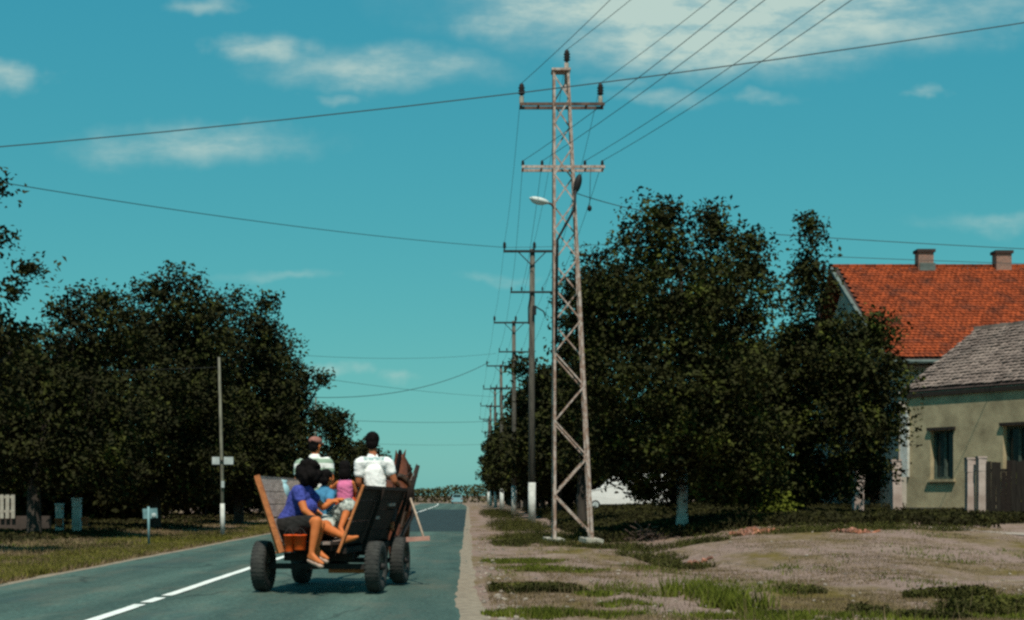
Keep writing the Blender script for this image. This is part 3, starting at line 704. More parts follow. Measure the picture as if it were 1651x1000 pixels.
LG = 'leafy trees along the left side of the road'
Yt = 30.
tree('walnut_tree', 'nearest left tree, only its branch tips reaching in at the left edge', (P(-135, 895, Yt).x, Yt),
     [B(-16, 300, 26, 16, Yt), B(-14, 385, 30, 30, Yt), B(-70, 440, 60, 60, Yt), B(-40, 540, 80, 60, Yt, .5), B(0, 530, 56, 40, Yt), B(45, 434, 22, 11, Yt, -.3), B(20, 470, 16, 12, Yt, -.3), B(30, 560, 50, 40, Yt), B(-100, 600, 110, 90, Yt), B(-70, 350, 50, 70, Yt), B(-130, 450, 90, 120, Yt), B(0, 620, 60, 50, Yt), B(-120, 330, 80, 80, Yt)],
     2.0, .15, .34, 40, LEAF_D, .2, LG)
Yt = 42.
tree('walnut_tree', 'large dark tree at the left, above the white slatted fence', (P(55, 870, Yt).x, Yt),
     [B(130, 492, 44, 26, Yt), B(90, 505, 26, 18, Yt), B(165, 480, 20, 14, Yt), B(120, 560, 75, 60, Yt), B(190, 540, 60, 60, Yt), B(60, 620, 70, 60, Yt), B(10, 660, 70, 60, Yt), B(140, 650, 95, 70, Yt, -1), B(60, 720, 90, 60, Yt, -.5), B(150, 740, 90, 45, Yt, -1), B(200, 690, 60, 70, Yt), B(0, 760, 50, 30, Yt), B(100, 620, 90, 90, Yt, 1.5), B(90, 690, 110, 70, Yt, 1.8), B(-30, 690, 60, 80, Yt, .5), B(150, 775, 70, 30, Yt, -.5), B(70, 775, 40, 18, Yt, -.5)],
     2.3, .17, .45, 46, LEAF_D, .2, LG)
Yt = 51.
tree('walnut_tree', 'highest dark tree in the left group, behind the small blue sign', (P(250, 858, Yt).x, Yt),
     [B(275, 462, 36, 28, Yt), B(240, 475, 26, 22, Yt), B(310, 470, 18, 22, Yt), B(270, 520, 70, 55, Yt), B(220, 560, 60, 70, Yt), B(320, 560, 60, 80, Yt), B(270, 640, 95, 90, Yt, -1), B(330, 690, 60, 90, Yt), B(210, 700, 70, 70, Yt), B(280, 745, 95, 50, Yt, -1), B(270, 620, 90, 90, Yt, 1.5), B(290, 720, 95, 70, Yt, 1.5), B(220, 785, 50, 30, Yt), B(290, 785, 70, 30, Yt)],
     2.2, .19, .5, 46, LEAF_D, .2, LG)
Yt = 61.
tree('walnut_tree', 'dark tree with knobbly top right of the slim sign pole', (P(385, 850, Yt).x, Yt),
     [B(378, 480, 12, 20, Yt), B(425, 490, 26, 28, Yt), B(350, 500, 34, 24, Yt), B(385, 530, 60, 44, Yt), B(420, 570, 38, 60, Yt), B(350, 590, 50, 70, Yt), B(425, 650, 50, 70, Yt), B(370, 690, 75, 80, Yt, -1), B(430, 720, 50, 70, Yt), B(390, 760, 75, 40, Yt, -1), B(395, 640, 60, 90, Yt, 1.5), B(370, 790, 60, 26, Yt), B(430, 785, 50, 30, Yt)],
     2.0, .2, .52, 44, LEAF_D, .2, LG)
Yt = 76.
tree('walnut_tree', 'dark tree sloping down to the right behind the capped man', (P(462, 838, Yt).x, Yt),
     [B(450, 580, 34, 40, Yt), B(470, 620, 34, 40, Yt), B(493, 612, 14, 12, Yt), B(518, 612, 10, 14, Yt), B(440, 650, 50, 60, Yt), B(485, 680, 30, 50, Yt), B(460, 730, 55, 60, Yt), B(480, 770, 45, 40, Yt), B(450, 690, 45, 70, Yt, 1.5)],
     1.8, .23, .58, 40, LEAF_D, .18, LG)
Yt = 108.
tree('roadside_tree', 'small rounded dark tree behind the white shirt driver', (P(530, 826, Yt).x, Yt),
     [B(525, 680, 22, 22, Yt), B(545, 700, 22, 26, Yt), B(552, 672, 6, 10, Yt), B(520, 730, 36, 40, Yt), B(560, 745, 22, 40, Yt), B(530, 775, 50, 28, Yt)],
     1.6, .3, .7, 36, LEAF_D, .18, LG)
row_tree(-9.6, 140, 6.2, 3.0, 'last low dark tree at the far left of the road', 1.3, .36, LEAF_D, LG)


# trees added behind the roadside rows to shade the ground and block light
for (x, y, h, w, lab) in [(12.2, 66, 7.6, 3.4, 'added shade tree behind the big tree and the tower'), (13.6, 72, 7.8, 3.8, 'added shade tree behind the pointed tree'), (9.6, 100, 7.5, 4., 'added shade tree behind the parked van'), (12.5, 92, 7.5, 3.8, 'added shade tree right behind the van'), (8.8, 128, 7.5, 3.8, 'added shade tree farthest along the right side')]:
    row_tree(x, y, h, w, lab, 1.3, .32, LEAF_D, 'added shade trees behind the right row', zlow=.12)
for (x, y, h, w, lab) in [(-15.5, 52, 6.6, 3.4, 'added shade tree behind the left gate posts'), (-17.5, 66, 7.4, 3.8, 'added shade tree behind the left slatted fence'), (-15.5, 82, 7.6, 4., 'added shade tree behind the slim sign pole'), (-14.5, 104, 7.6, 4., 'added shade tree far behind the capped man')]:
    row_tree(x, y, h, w, lab, 1.3, .32, LEAF_D, 'added shade trees behind the left row', zlow=.12)

# shrubs filling the gardens behind the trees
def shrub(px, py, rx, ry, Yd, label, grp, m=None, dens=1.5, leaf=.26):
    c = P(px, py, Yd); s = Yd / FPX; g = hz(c.x, Yd)
    r = (rx * s, max(rx * s * .7, .8), ry * s); bl = []
    for i in range(7):
        a = random.uniform(0, 6.28)
        bl.append(((c.x + math.cos(a) * r[0] * .55, Yd + math.sin(a) * r[1] * .5, g + r[2] * random.uniform(.5, 1.3)), (r[0] * .55, r[1] * .6, r[2] * .62)))
    t = thing('garden_shrub', (c.x, Yd, g), label, 'shrub', grp)
    st = MB()
    for c_, r_ in bl[:4]: st.tube([(c.x, Yd, g - .05), Vector((c.x, Yd, g)).lerp(Vector(c_), .6), Vector(c_)], [.06, .04, .02], 5)
    part('stem', st, BARK, t)
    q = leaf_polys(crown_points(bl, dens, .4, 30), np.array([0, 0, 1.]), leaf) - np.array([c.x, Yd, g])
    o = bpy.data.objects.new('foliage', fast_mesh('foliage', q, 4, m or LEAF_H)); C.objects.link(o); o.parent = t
    return t
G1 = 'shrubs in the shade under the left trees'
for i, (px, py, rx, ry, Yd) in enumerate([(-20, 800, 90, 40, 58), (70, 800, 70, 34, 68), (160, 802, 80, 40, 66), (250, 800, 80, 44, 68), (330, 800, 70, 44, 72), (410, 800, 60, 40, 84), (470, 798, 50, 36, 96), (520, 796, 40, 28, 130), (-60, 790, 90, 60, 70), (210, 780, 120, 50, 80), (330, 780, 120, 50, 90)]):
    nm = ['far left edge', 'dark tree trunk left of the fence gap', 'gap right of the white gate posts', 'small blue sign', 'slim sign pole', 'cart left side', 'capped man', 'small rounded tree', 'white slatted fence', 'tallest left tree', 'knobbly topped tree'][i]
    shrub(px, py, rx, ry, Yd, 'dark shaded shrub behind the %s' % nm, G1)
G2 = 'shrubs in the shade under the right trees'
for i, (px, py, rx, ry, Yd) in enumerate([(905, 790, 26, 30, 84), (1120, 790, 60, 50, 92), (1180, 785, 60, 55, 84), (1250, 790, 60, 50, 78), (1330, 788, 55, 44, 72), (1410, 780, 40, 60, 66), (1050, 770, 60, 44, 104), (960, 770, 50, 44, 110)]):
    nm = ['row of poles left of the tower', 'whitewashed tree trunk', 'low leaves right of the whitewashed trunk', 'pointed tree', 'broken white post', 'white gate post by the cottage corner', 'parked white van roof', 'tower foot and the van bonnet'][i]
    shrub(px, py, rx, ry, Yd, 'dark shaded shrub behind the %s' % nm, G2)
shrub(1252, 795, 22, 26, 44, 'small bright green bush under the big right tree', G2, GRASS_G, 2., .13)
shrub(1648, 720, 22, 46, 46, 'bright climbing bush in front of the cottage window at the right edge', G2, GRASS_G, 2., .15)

# far hedgerow: reads as one band
pts = []
for x in np.arange(-90, 130, 1.6):
    hh = 1.6 + 1.3 * vnoise(x, 3., .12) + .8 * vnoise(x, 9., .5); k = 220
    pts.append(np.stack([x + rng.normal(size=k) * 1.0, 262 + rng.normal(size=k) * 2.0 + .05 * abs(x), rng.uniform(.0, 1, k) ** .8 * hh], -1))
o = obj('far_hedgerow', fast_mesh('far_hedgerow', leaf_polys(np.concatenate(pts), np.array([0, 0, 1.]), .5), 4, leaf_mat('leaf_far', (.03, .028, .012), (.055, .05, .018), (.1, .09, .03))))
stuff(o, 'low green hedgerow closing off the far end of the road', 'hedgerow')

# ------------------------------------------------------------------ houses
def tiles(parent, o, du, dv, Lu, Lv, tw, th, m, name='roof_tiles', jit=.02, trim=None):
    """o: top corner at ridge; du along ridge, dv down the slope (unit vectors)"""
    o, du, dv = Vector(o), Vector(du), Vector(dv); nn = du.cross(dv)
    if nn.z < 0: nn = -nn
    nr = int(Lv / th); ncol = int(Lu / tw); V = []
    for i in range(nr):
        for j in range(ncol):
            off = (i % 2) * .5
            u0 = (j + off) * tw + .006 + random.uniform(-1, 1) * jit * .3; u1 = u0 + tw - .012
            v0 = i * th + random.uniform(-1, 1) * jit * .5; v1 = v0 + th * 1.22
            if u1 > Lu + tw * .4: continue
            l0, l1 = .012 + random.uniform(0, jit * .5), .055 + random.uniform(0, jit)
            a, b_, c, d = (o + du * u0 + dv * v0 + nn * l0, o + du * u1 + dv * v0 + nn * l0, o + du * u1 + dv * v1 + nn * l1, o + du * u0 + dv * v1 + nn * l1)
            um = (u0 + u1) / 2; e = o + du * um + dv * (v1 + .03) + nn * (l1 + .012); t_ = o + du * um + dv * v0 + nn * (l0 + .018)
            c2, d2 = c - nn * .03, d - nn * .03; e2 = e - nn * .035
            V += [a, t_, e, d, t_, b_, c, e, d, e, e2, d2, e, c, c2, e2]
    l = wloc(parent)
    me = fast_mesh(name, np.array([tuple(v - l) for v in V]), 4, m)
    ob = bpy.data.objects.new(name, me); C.objects.link(ob); ob.parent = parent; ob['kind'] = 'stuff'; return ob
def slab(parent, name, pts, th, m):
    """thick polygon"""
    pts = [Vector(p) for p in pts]; nn = (pts[1] - pts[0]).cross(pts[2] - pts[0]).normalized()
    if nn.z < 0: nn = -nn
    b = MB(); k = len(pts); b.add(pts + [p - nn * th for p in pts], [tuple(range(k)), tuple(range(k, 2 * k))[::-1]] + [(i, (i + 1) % k, k + (i + 1) % k, k + i) for i in range(k)])
    return part(name, b, m, parent)

# red-roofed house, ridge square to the road
gz = .5
rh = thing('red_roof_house', (20, 63, gz), 'large house with orange red tiled roof and two brick chimneys', 'house')
yE, yR = 62.0, 70.5
zE = H + (VY - 579) / FPX * yE; zR = H + (VY - 431) / FPX * yR
xE = (1428 - VX) / FPX * yE; xRl = (1338 - VX) / FPX * yR; x1 = 44.0
slab(rh, 'roof', [(xRl, yR, zR - .05), (x1, yR, zR - .05), (x1, yE, zE - .05), (xE, yE, zE - .05)], .12, ROOFD)
slab(rh, 'roof', [(xRl, yR + .01, zR - .05), (x1, yR + .01, zR - .05), (x1, yR + 8, zE - .05), (xRl + .3, yR + 8, zE - .05)], .12, TILER)
dvv = Vector((0, yE - yR, zE - zR)); Ls = dvv.length; dvv.normalize()
tiles(rh, (xRl + .35, yR, zR), (1, 0, 0), dvv, 26.0, Ls, .21, .27, TILER)
b = MB()
for i in range(58): b.beam((xRl + i * .42, yR, zR + .05), (xRl + i * .42 + .45, yR, zR + .06), .24, .14)
part('ridge_cap', b, TILER, rh)
b = MB(); b.beam((xRl, yR, zR), (xE, yE, zE), .16, .16); part('verge_board', b, TEALM, rh)
b = MB(); b.tube([(xE - .1, yE - .1, zE - .12), (x1, yE - .1, zE - .12)], .09, 8); part('gutter', b, TEALM, rh)
b = MB(); b.box(((xE + .5 + x1) / 2, yE + 8.2, (zE + gz) / 2 - .1), (x1 - xE - 1.0, 15.0, zE - gz - .2)); part('wall', b, CREAM, rh)
b = MB(); b.add([(xE + .5, yE + .8, zE - .1), (xE + .5, yR + 7, zE - .1), (xE + .5, yR, zR - .45), (xE + .9, yE + .8, zE - .1), (xE + .9, yR + 7, zE - .1), (xE + .9, yR, zR - .45)], [(0, 1, 2), (3, 5, 4), (0, 3, 4, 1), (1, 4, 5, 2), (2, 5, 3, 0)]); part('gable', b, CREAM, rh)
for px, w, top in ((1489, 27, 407), (1614, 27, 409)):
    xc = (px - VX) / FPX * yR; zt = H + (VY - top) / FPX * yR; ww = w / FPX * yR
    b = MB(); b.box((xc, yR - .1, (zt + zR - .9) / 2), (ww * .9, .6, zt - zR + .9)); ch = part('chimney', b, BRICK, rh)
    b = MB(); b.box((xc, yR - .1, zt + .02), (ww * 1.08, .74, .14)); part('cap', b, ROOFD, ch)
    if px < 1500:
        b = MB(); b.box((xc + .05, yR - .46, zR - .05), (ww * .92, .06, .36)); part('flashing', b, TEALM, ch)

# plastered cottage: facade runs towards the camera on the right
fl = Vector((15.9, 54.0, 0)); u = Vector((3.4, -5.6, 0)).normalized(); n_in = Vector((-u.y, u.x, 0)); gz2 = .45
co = thing('plaster_cottage', (fl.x, fl.y, gz2), 'low greenish plaster cottage with weathered grey tiled roof at the right edge', 'house')
LEN, DEP, zEv, zRd = 14.0, 8.0, 5.02, 7.5
def F(a, z, d=0.0): return fl + u * a + n_in * d + Vector((0, 0, z))
def facade_a(px):        # position along the facade of a picture column
    k = (px - VX) / FPX; return (k * fl.y - fl.x) / (u.x - k * u.y)
wins = []
for (pl, pr, pt, pb) in ((1500, 1537, 694, 773), (1617, 1660, 686, 768)):
    a0, a1 = facade_a(pl), facade_a(pr); ym = fl.y + u.y * (a0 + a1) / 2
    wins.append((a0, a1, H + (VY - pb) / FPX * ym, H + (VY - pt) / FPX * ym))
w0 = wins[1]; wins.append((w0[0] + 3.4, w0[1] + 3.4, w0[2], w0[3]))
Ru = Matrix((u, n_in, Vector((0, 0, 1)))).transposed()
b = MB(); acuts = [0] + [x for w in wins for x in (w[0], w[1])] + [LEN]
for i in range(len(acuts) - 1):
    a0, a1 = acuts[i], acuts[i + 1]; hole = [w for w in wins if abs(w[0] - a0) < 1e-6]
    spans = [(gz2 - .3, zEv)] if not hole else [(gz2 - .3, hole[0][2]), (hole[0][3], zEv)]
    for z0, z1 in spans: b.box(F((a0 + a1) / 2, (z0 + z1) / 2, .2), (a1 - a0, .4, z1 - z0), Ru)
b.box(F(.2, (gz2 - .3 + zEv) / 2, DEP / 2 + .2), (.4, DEP - .4, zEv - gz2 + .3), Ru); b.box(F(LEN - .2, (gz2 - .3 + zEv) / 2, DEP / 2 + .2), (.4, DEP - .4, zEv - gz2 + .3), Ru)
b.box(F(LEN / 2, (gz2 - .3 + zEv) / 2, DEP + .2), (LEN, .4, zEv - gz2 + .3), Ru)
part('wall', b, PLASTER, co)
for e in (.05, LEN - .35):
    b = MB(); b.add([F(e, zEv, 0), F(e, zEv, DEP), F(e, zRd - .2, DEP / 2), F(e + .3, zEv, 0), F(e + .3, zEv, DEP), F(e + .3, zRd - .2, DEP / 2)], [(0, 1, 2), (3, 5, 4), (0, 3, 4, 1), (1, 4, 5, 2), (2, 5, 3, 0)]); part('gable', b, PLASTER, co)
for (a0, a1, z0, z1) in wins:
    b = MB(); am = (a0 + a1) / 2; fw = .09
    for aa in (a0 + fw / 2, a1 - fw / 2): b.box(F(aa, (z0 + z1) / 2, .24), (fw, .1, z1 - z0), Ru)
    for zz in (z0 + fw / 2, z1 - fw / 2): b.box(F(am, zz, .24), (a1 - a0 - 2 * fw, .1, fw), Ru)
    b.box(F(am, (z0 + z1) / 2, .235), (.1, .1, z1 - z0 - 2 * fw), Ru)
    wn_ = part('window', b, FRAMEG, co)
    for s_ in (-1, 1):
        b = MB(); b.box(F(am + s_ * (a1 - a0) / 4, (z0 + z1) / 2, .26), ((a1 - a0) / 2 - .1, .02, z1 - z0 - .2), Ru); part('pane', b, GLASS, wn_)
    b = MB(); b.box(F(am, z0 - .05, .0), (a1 - a0 + .2, .2, .08), Ru); part('sill', b, PLASTER, wn_)
    b = MB(); b.box(F(am, z1 + .06, -.03), (a1 - a0 + .2, .12, .1), Ru); part('lintel', b, DARKW, wn_)
OV = .03; sl = (zRd - zEv) / (DEP / 2)
slab(co, 'roof', [F(-.25, zRd, DEP / 2), F(LEN + .3, zRd, DEP / 2), F(LEN + .3, zEv - sl * OV, -OV), F(-.25, zEv - sl * OV, -OV)], .13, ROOFD)
slab(co, 'roof', [F(-.25, zRd, DEP / 2 + .01), F(LEN + .3, zRd, DEP / 2 + .01), F(LEN + .3, zEv - sl * OV, DEP + OV), F(-.25, zEv - sl * OV, DEP + OV)], .13, TILEG)
dv2 = (F(0, zEv - sl * OV, -OV) - F(0, zRd, DEP / 2)); L2 = dv2.length; dv2.normalize()
tiles(co, F(-.25, zRd, DEP / 2) + Vector((0, 0, .01)), u, dv2, LEN + .5, L2, .19, .24, TILEG, jit=.045)
b = MB()
for i in range(36): b.beam(F(-.25 + i * .4, zRd + .06 + random.uniform(-.02, .02), DEP / 2), F(.18 + i * .4, zRd + .06, DEP / 2), .24, .13)
part('ridge_cap', b, TILEG, co)
b = MB(); b.beam(F(-.2, zEv - sl * OV - .14, -OV - .03), F(LEN + .3, zEv - sl * OV - .14, -OV - .03), .06, .14); part('gutter', b, DARKW, co)
b = MB(); b.box(F(-.03, 3.1, -.05), (.34, .12, 2.35), Ru); part('corner_pilaster', b, WHITEW, co)
b = MB(); b.box(F(LEN / 2, gz2 + .12, -.035), (LEN, .07, .5), Ru); part('plinth', b, mat('dark_plinth', (.17, .15, .11), (.08, .07, .055), 2.5, .95), co)

# gate posts and fence in front of the cottage
def post(px, ptop, pbot, w, Yd, label, m, grp=None, lean=0, cap=True):
    a = P(px, pbot, Yd); g = hz(a.x, Yd); zt = H + (VY - ptop) / FPX * Yd; ww = w / FPX * Yd
    b = MB(); k = [(0, 1.0), (.4, .97), (.8, 1.03), (1, .98)]
    for i in range(3):
        z0, z1 = g - .1 + (zt - g + .1) * k[i][0], g - .1 + (zt - g + .1) * k[i + 1][0]
        b.box((a.x + lean * (z0 + z1 - 2 * g) / 2, Yd, (z0 + z1) / 2), (ww * k[i][1], ww * k[i][1], z1 - z0), Euler((0, lean, .03 * i)))
    if cap: b.box((a.x + lean * (zt - g), Yd, zt + .03), (ww * 1.15, ww * 1.15, .06), Euler((0, lean, 0)))
    return solo('gate_post', b, m, (a.x, Yd, g), label, 'post', grp)
GP = 'gate posts in front of the cottage'
post(1383, 760, 812, 15, 50, 'broken pale plastered gate post under the tree, left of the cottage', PINKW, GP, .02, False)
post(1446, 744, 816, 15, 50, 'tall pale gate post at the left corner of the cottage', PINKW, GP, -.03)
post(1564, 741, 826, 13, 46, 'left of the two pale posts in front of the cottage wall', PINKW, GP)
post(1582, 739, 827, 13, 45.6, 'right of the two pale posts, beside the dark board fence', PINKW, GP)
fx0 = P(1594, 800, 45.4); fence = thing('board_fence', (fx0.x, 45.4, hz(fx0.x, 45.4)), 'dark brown board fence in front of the cottage at the right edge', 'fence')
fd = Vector((2.4, -2.2, 0)).normalized()
for i in range(24):
    p = fx0 + fd * (i * .155); g = hz(p.x, p.y); zt = H + (VY - 742) / FPX * 45.4 + random.uniform(-.04, .03) - (.35 if i in (3,) else 0)
    b = MB(); b.box((p.x, p.y, (g + zt) / 2), (.14, .025, zt - g - .06), Euler((0, random.uniform(-.015, .015), math.atan2(fd.y, fd.x))))
    part('board', b, DARKW if i not in (3, 4) else WOODK, fence)
for z in (.5, 1.5):
    b = MB(); q0 = fx0 + Vector((.02, .04, 0)); q1 = q0 + fd * 3.7; b.beam((q0.x, q0.y, hz(q0.x, q0.y) + z), (q1.x, q1.y, hz(q1.x, q1.y) + z), .04, .09); part('rail', b, DARKW, fence)

# left side: white slatted fence and gate posts under the trees
lf = thing('slatted_fence', tuple(P(-40, 850, 47)), 'white upright slat fence in the shade at the left edge', 'fence'); lf.location.z = hz(lf.location.x, 47)
for i in range(10):
    px = -60 + i * 9; a = P(px, 800, 47); g = hz(a.x, 47); b = MB(); b.box((a.x, 47, .9), (.12, .03, .75)); part('slat', b, CONC, lf)
for z in (.75, 1.2):
    a, c = P(-70, 0, 47.05), P(24, 0, 47.05); b = MB(); b.beam((a.x, 47.05, z), (c.x, 47.05, z), .04, .08); part('rail', b, CONC, lf)
b = MB(); a, c = P(-70, 0, 47.1), P(80, 0, 47.1); b.box(((a.x + c.x) / 2, 47.2, .3), (c.x - a.x, .2, .6)); part('low_wall', b, mat('dark_wall', (.08, .06, .05), (.05, .04, .034), 3, .95), lf)
GL = 'white gate posts under the left trees'
post(96, 815, 858, 11, 45, 'left white gate post under the left trees with an orange flower pot', WHITEW, GL)
post(124, 806, 858, 13, 45, 'right white gate post under the left trees with an orange flower pot', WHITEW, GL)
for px, py, nm in ((95, 841, 'left'), (137, 839, 'right')):
    c = P(px, py, 44.65); b = MB(); b.lathe([(.001, -.13), (.09, -.13), (.12, .06), (.13, .06), (.13, .1), (.11, .1), (.1, .05), (.001, .05)], c, n=10)
    br = MB()
    o = solo('flower_pot', b, mat('orange_pot', (.5, .13, .05), (.36, .09, .04), 5, .8), tuple(c + Vector((0, 0, -.13))), 'orange flower pot fixed to the %s white gate post' % nm, 'flower pot', 'flower pots at the left gate')
    br.beam(c + Vector((0, .02, -.15)), c + Vector((0, .35, -.15)), .2, .03); part('bracket', br, IRON, o)

# slim sign pole, left
Yp = 45.; a = P(359, 865, Yp); sp = thing('sign_pole', (a.x, Yp, hz(a.x, Yp)), 'slim pale pole with two small white plates on the left verge', 'pole')
tp = P(353, 576, Yp); b = MB(); b.tube([(a.x, Yp, -.05), (a.x - .02, Yp, 2.), (tp.x, Yp, tp.z)], [.06, .05, .038], 10); part('pole', b, mat('pale_pole', (.2, .195, .145), (.08, .078, .06), 4, .85, stretch=(2, 2, .5)), sp, True)
z0 = P(0, 862, Yp).z; z1 = P(0, 812, Yp).z; b = MB(); b.tube([(a.x, Yp, z0 - .05), (a.x - .008, Yp, z1)], [.072, .066], 10); part('whitewashed_base', b, WHITEW, sp, True)
zb = P(0, 781, Yp).z; b = MB(); b.box((a.x + .02, Yp - .09, zb), (.09, .05, .2)); part('house_number', b, SIGNB, sp)
for pl, pr in ((343, 355), (362, 377)):
    q0, q1 = P(pl, 749, Yp), P(pr, 737, Yp); b = MB(); b.box(((q0.x + q1.x) / 2, Yp - .1, (q0.z + q1.z) / 2), (q1.x - q0.x, .03, q1.z - q0.z)); part('sign_plate', b, SIGNB, sp)
b = MB(); b.beam(P(345, 743, Yp) + Vector((0, -.075, 0)), P(375, 743, Yp) + Vector((0, -.075, 0)), .03, .04); part('sign_bracket', b, IRON, sp)
# thin pole farther along the left
a = P(508, 832, 92.); q = P(509, 640, 92.); b = MB(); b.tube([(a.x, 92, -.05), (q.x, 92, q.z)], [.07, .045], 8); solo('thin_pole', b, mat('pale_pole', (0, 0, 0)), (a.x, 92, 0), 'thin pole far behind the capped man in front of the left trees', 'pole', None, True)
# small sign
Yp = 37.; a = P(240, 880, Yp); sg = thing('road_sign', (a.x, Yp, hz(a.x, Yp)), 'small low blue sign on a thin post at the left verge', 'sign')
b = MB(); b.tube([(a.x, Yp, -.05), (a.x - .01, Yp, P(0, 817, Yp).z)], .03, 8); part('post', b, SIGNT, sg, True)
q0, q1 = P(230, 836, Yp), P(253, 820, Yp); b = MB(); b.box(((q0.x + q1.x) / 2, Yp + .05, (q0.z + q1.z) / 2), (q1.x - q0.x, .03, q1.z - q0.z), Euler((0, R(-3), R(6)))); part('plate', b, SIGNT, sg)
b = MB(); b.ell(P(248, 831, Yp) + Vector((0, .0, 0)), (.06, .02, .06)); part('reflector', b, SIGNB, sg, True)

# ------------------------------------------------------------------ parked van (side on, nose to the left)
Yv = 78.; vx = P(934, 0, Yv).x; g = hz(vx + 2, Yv)
van = thing('parked_van', (vx + 2.4, Yv, g), 'white van parked behind the tower under the trees, nose to the left', 'van')
prof = [(.0, .35), (0, .85), (.25, 1.0), (1.0, 1.12), (1.75, 1.85), (2.0, 1.98), (4.6, 2.0), (4.75, 1.8), (4.8, .35)]
b = MB(); k = len(prof); WV = 1.75
for yy, ins in ((0, 0), (WV, 0)):
    for (x, z) in prof: b.v.append(Vector((vx + x, Yv + yy + (0.12 if yy == 0 else -.12) * (z > 1.15), g + z)))
b.f += [tuple(range(k)), tuple(range(k, 2 * k))[::-1]] + [(i, (i + 1) % k, k + (i + 1) % k, k + i) for i in range(k)]
part('body', b, VANP, van)
def sidewin(pts, name='side_window'):
    b = MB(); v = [Vector((vx + x, Yv + .1 - .0 + (z - 1.15) * .0 - .012, g + z)) for x, z in pts] + [Vector((vx + x, Yv + .18, g + z)) for x, z in pts]
    n_ = len(pts); b.add(v, [tuple(range(n_)), tuple(range(n_, 2 * n_))[::-1]] + [(i, (i + 1) % n_, n_ + (i + 1) % n_, n_ + i) for i in range(n_)]); part(name, b, GLASS, van)
sidewin([(1.2, 1.18), (1.78, 1.72), (2.05, 1.72), (2.05, 1.18)]); sidewin([(3.0, 1.2), (3.0, 1.7), (4.3, 1.7), (4.3, 1.2)])
b = MB(); nn = Vector((-.73, 0, .75)); p0 = Vector((vx + 1.08, 0, g + 1.2)); p1 = Vector((vx + 1.68, 0, g + 1.78)); nrm = Vector((-(p1 - p0).z, 0, (p1 - p0).x)).normalized() * .012
b.add([Vector((q.x, y_, q.z)) + nrm * s_ for s_ in (1, -1) for q in (p0, p1) for y_ in (Yv + .2, Yv + WV - .2)], [(0, 1, 3, 2), (4, 6, 7, 5), (0, 2, 6, 4), (1, 5, 7, 3), (0, 4, 5, 1), (2, 3, 7, 6)]); part('windscreen', b, GLASS, van)
for x in (.85, 3.95):
    for yy in (.02, WV - .2):
        b = MB(); b.lathe([(.001, 0), (.2, 0), (.3, .02), (.31, .1), (.3, .18), (.001, .18)], (vx + x, Yv + yy - .03, g + .31), (0, 1, 0), 18); wh = part('wheel', b, BLACK, van, True)
        b = MB(); b.lathe([(.001, -.01), (.15, -.01), (.17, .01)], (vx + x, Yv + yy - .035, g + .31), (0, 1, 0), 14); part('rim', b, SIGNB, wh)
b = MB(); b.box((vx - .02, Yv + WV / 2, g + .45), (.12, WV - .05, .22)); part('bumper', b, BLACK, van)
for yy in (.25, WV - .25): b = MB(); b.box((vx + .06, Yv + yy, g + .8), (.14, .3, .16)); part('headlight', b, SIGNB, van)
b = MB(); b.box((vx + 2.12, Yv + .045, g + .95), (.14, .03, .03)); part('door_handle', b, BLACK, van)

# far car on the road
Yc = 228.; cx = P(737, 0, Yc).x; car = thing('distant_car', (cx, Yc, .02), 'tiny distant blue car on the far end of the road', 'car'); z0 = .02
def prism(pr, y0, y1):
    b = MB(); k = len(pr); b.v += [Vector((cx + x, y0, z0 + z)) for x, z in pr] + [Vector((cx + x, y1, z0 + z)) for x, z in pr]
    b.f += [tuple(range(k)), tuple(range(k, 2 * k))[::-1]] + [(i, (i + 1) % k, k + (i + 1) % k, k + i) for i in range(k)]; return b
CARP = mat('car_paint', (.25, .42, .45), (.2, .36, .4), 2, .4)
part('body', prism([(-.82, .25), (-.85, .7), (-.78, .92), (.78, .92), (.85, .7), (.82, .25)], Yc - 2, Yc + 2), CARP, car)
part('cabin', prism([(-.76, .9), (-.58, 1.42), (.58, 1.42), (.76, .9)], Yc - 1.7, Yc + .6), CARP, car)
part('rear_window', prism([(-.62, .98), (-.5, 1.34), (.5, 1.34), (.62, .98)], Yc - 1.73, Yc - 1.68), GLASS, car)
for sx in (-.68, .68):
    for sy in (-1.3, 1.3): b = MB(); b.lathe([(.001, -.1), (.28, -.1), (.31, 0), (.28, .1), (.001, .1)], (cx + sx, Yc + sy, .33), (1, 0, 0), 14); part('wheel', b, BLACK, car, True)
    b = MB(); b.box((cx + sx, Yc - 2.01, z0 + .72), (.2, .05, .14)); part('tail_light', b, mat('tail_red', (.3, .02, .015), None, 3, .4), car)

# ------------------------------------------------------------------ heaps on the verge
def heap(name, px, py, Yd, rx, n, s, m, label, cat):
    c = P(px, py, Yd); g = hz(c.x, Yd); b = MB()
    for i in range(n):
        a = random.uniform(0, 6.28); d = rx * abs(random.gauss(0, .5)); x, yy = c.x + math.cos(a) * d, Yd + math.sin(a) * d * .7
        z = hz(x, yy) + max(0, (1 - d / rx)) * random.uniform(0, .09)
        b.box((x, yy, z + .02), (s * random.uniform(.6, 1.3), s * .5, s * .35), Euler((random.uniform(-.6, .6), random.uniform(-.6, .6), random.uniform(0, 3))))
    o = solo(name, b, m, (c.x, Yd, g), label, cat); o['kind'] = 'stuff'; return o
RUB = mat('brick_rubble_m', (.36, .14, .08), (.2, .11, .085), 3, .95, 0, island=.4)
heap('brick_rubble', 1212, 868, 37.5, .8, 90, .17, RUB, 'scatter of orange brick rubble in front of the shaded ground', 'rubble')
heap('brick_rubble', 1375, 874, 36., .5, 40, .14, RUB, 'smaller scatter of orange brick rubble towards the cottage', 'rubble')
heap('brick_rubble', 1110, 905, 31, .5, 30, .13, RUB, 'broken orange brick pieces in the weedy dip', 'rubble')
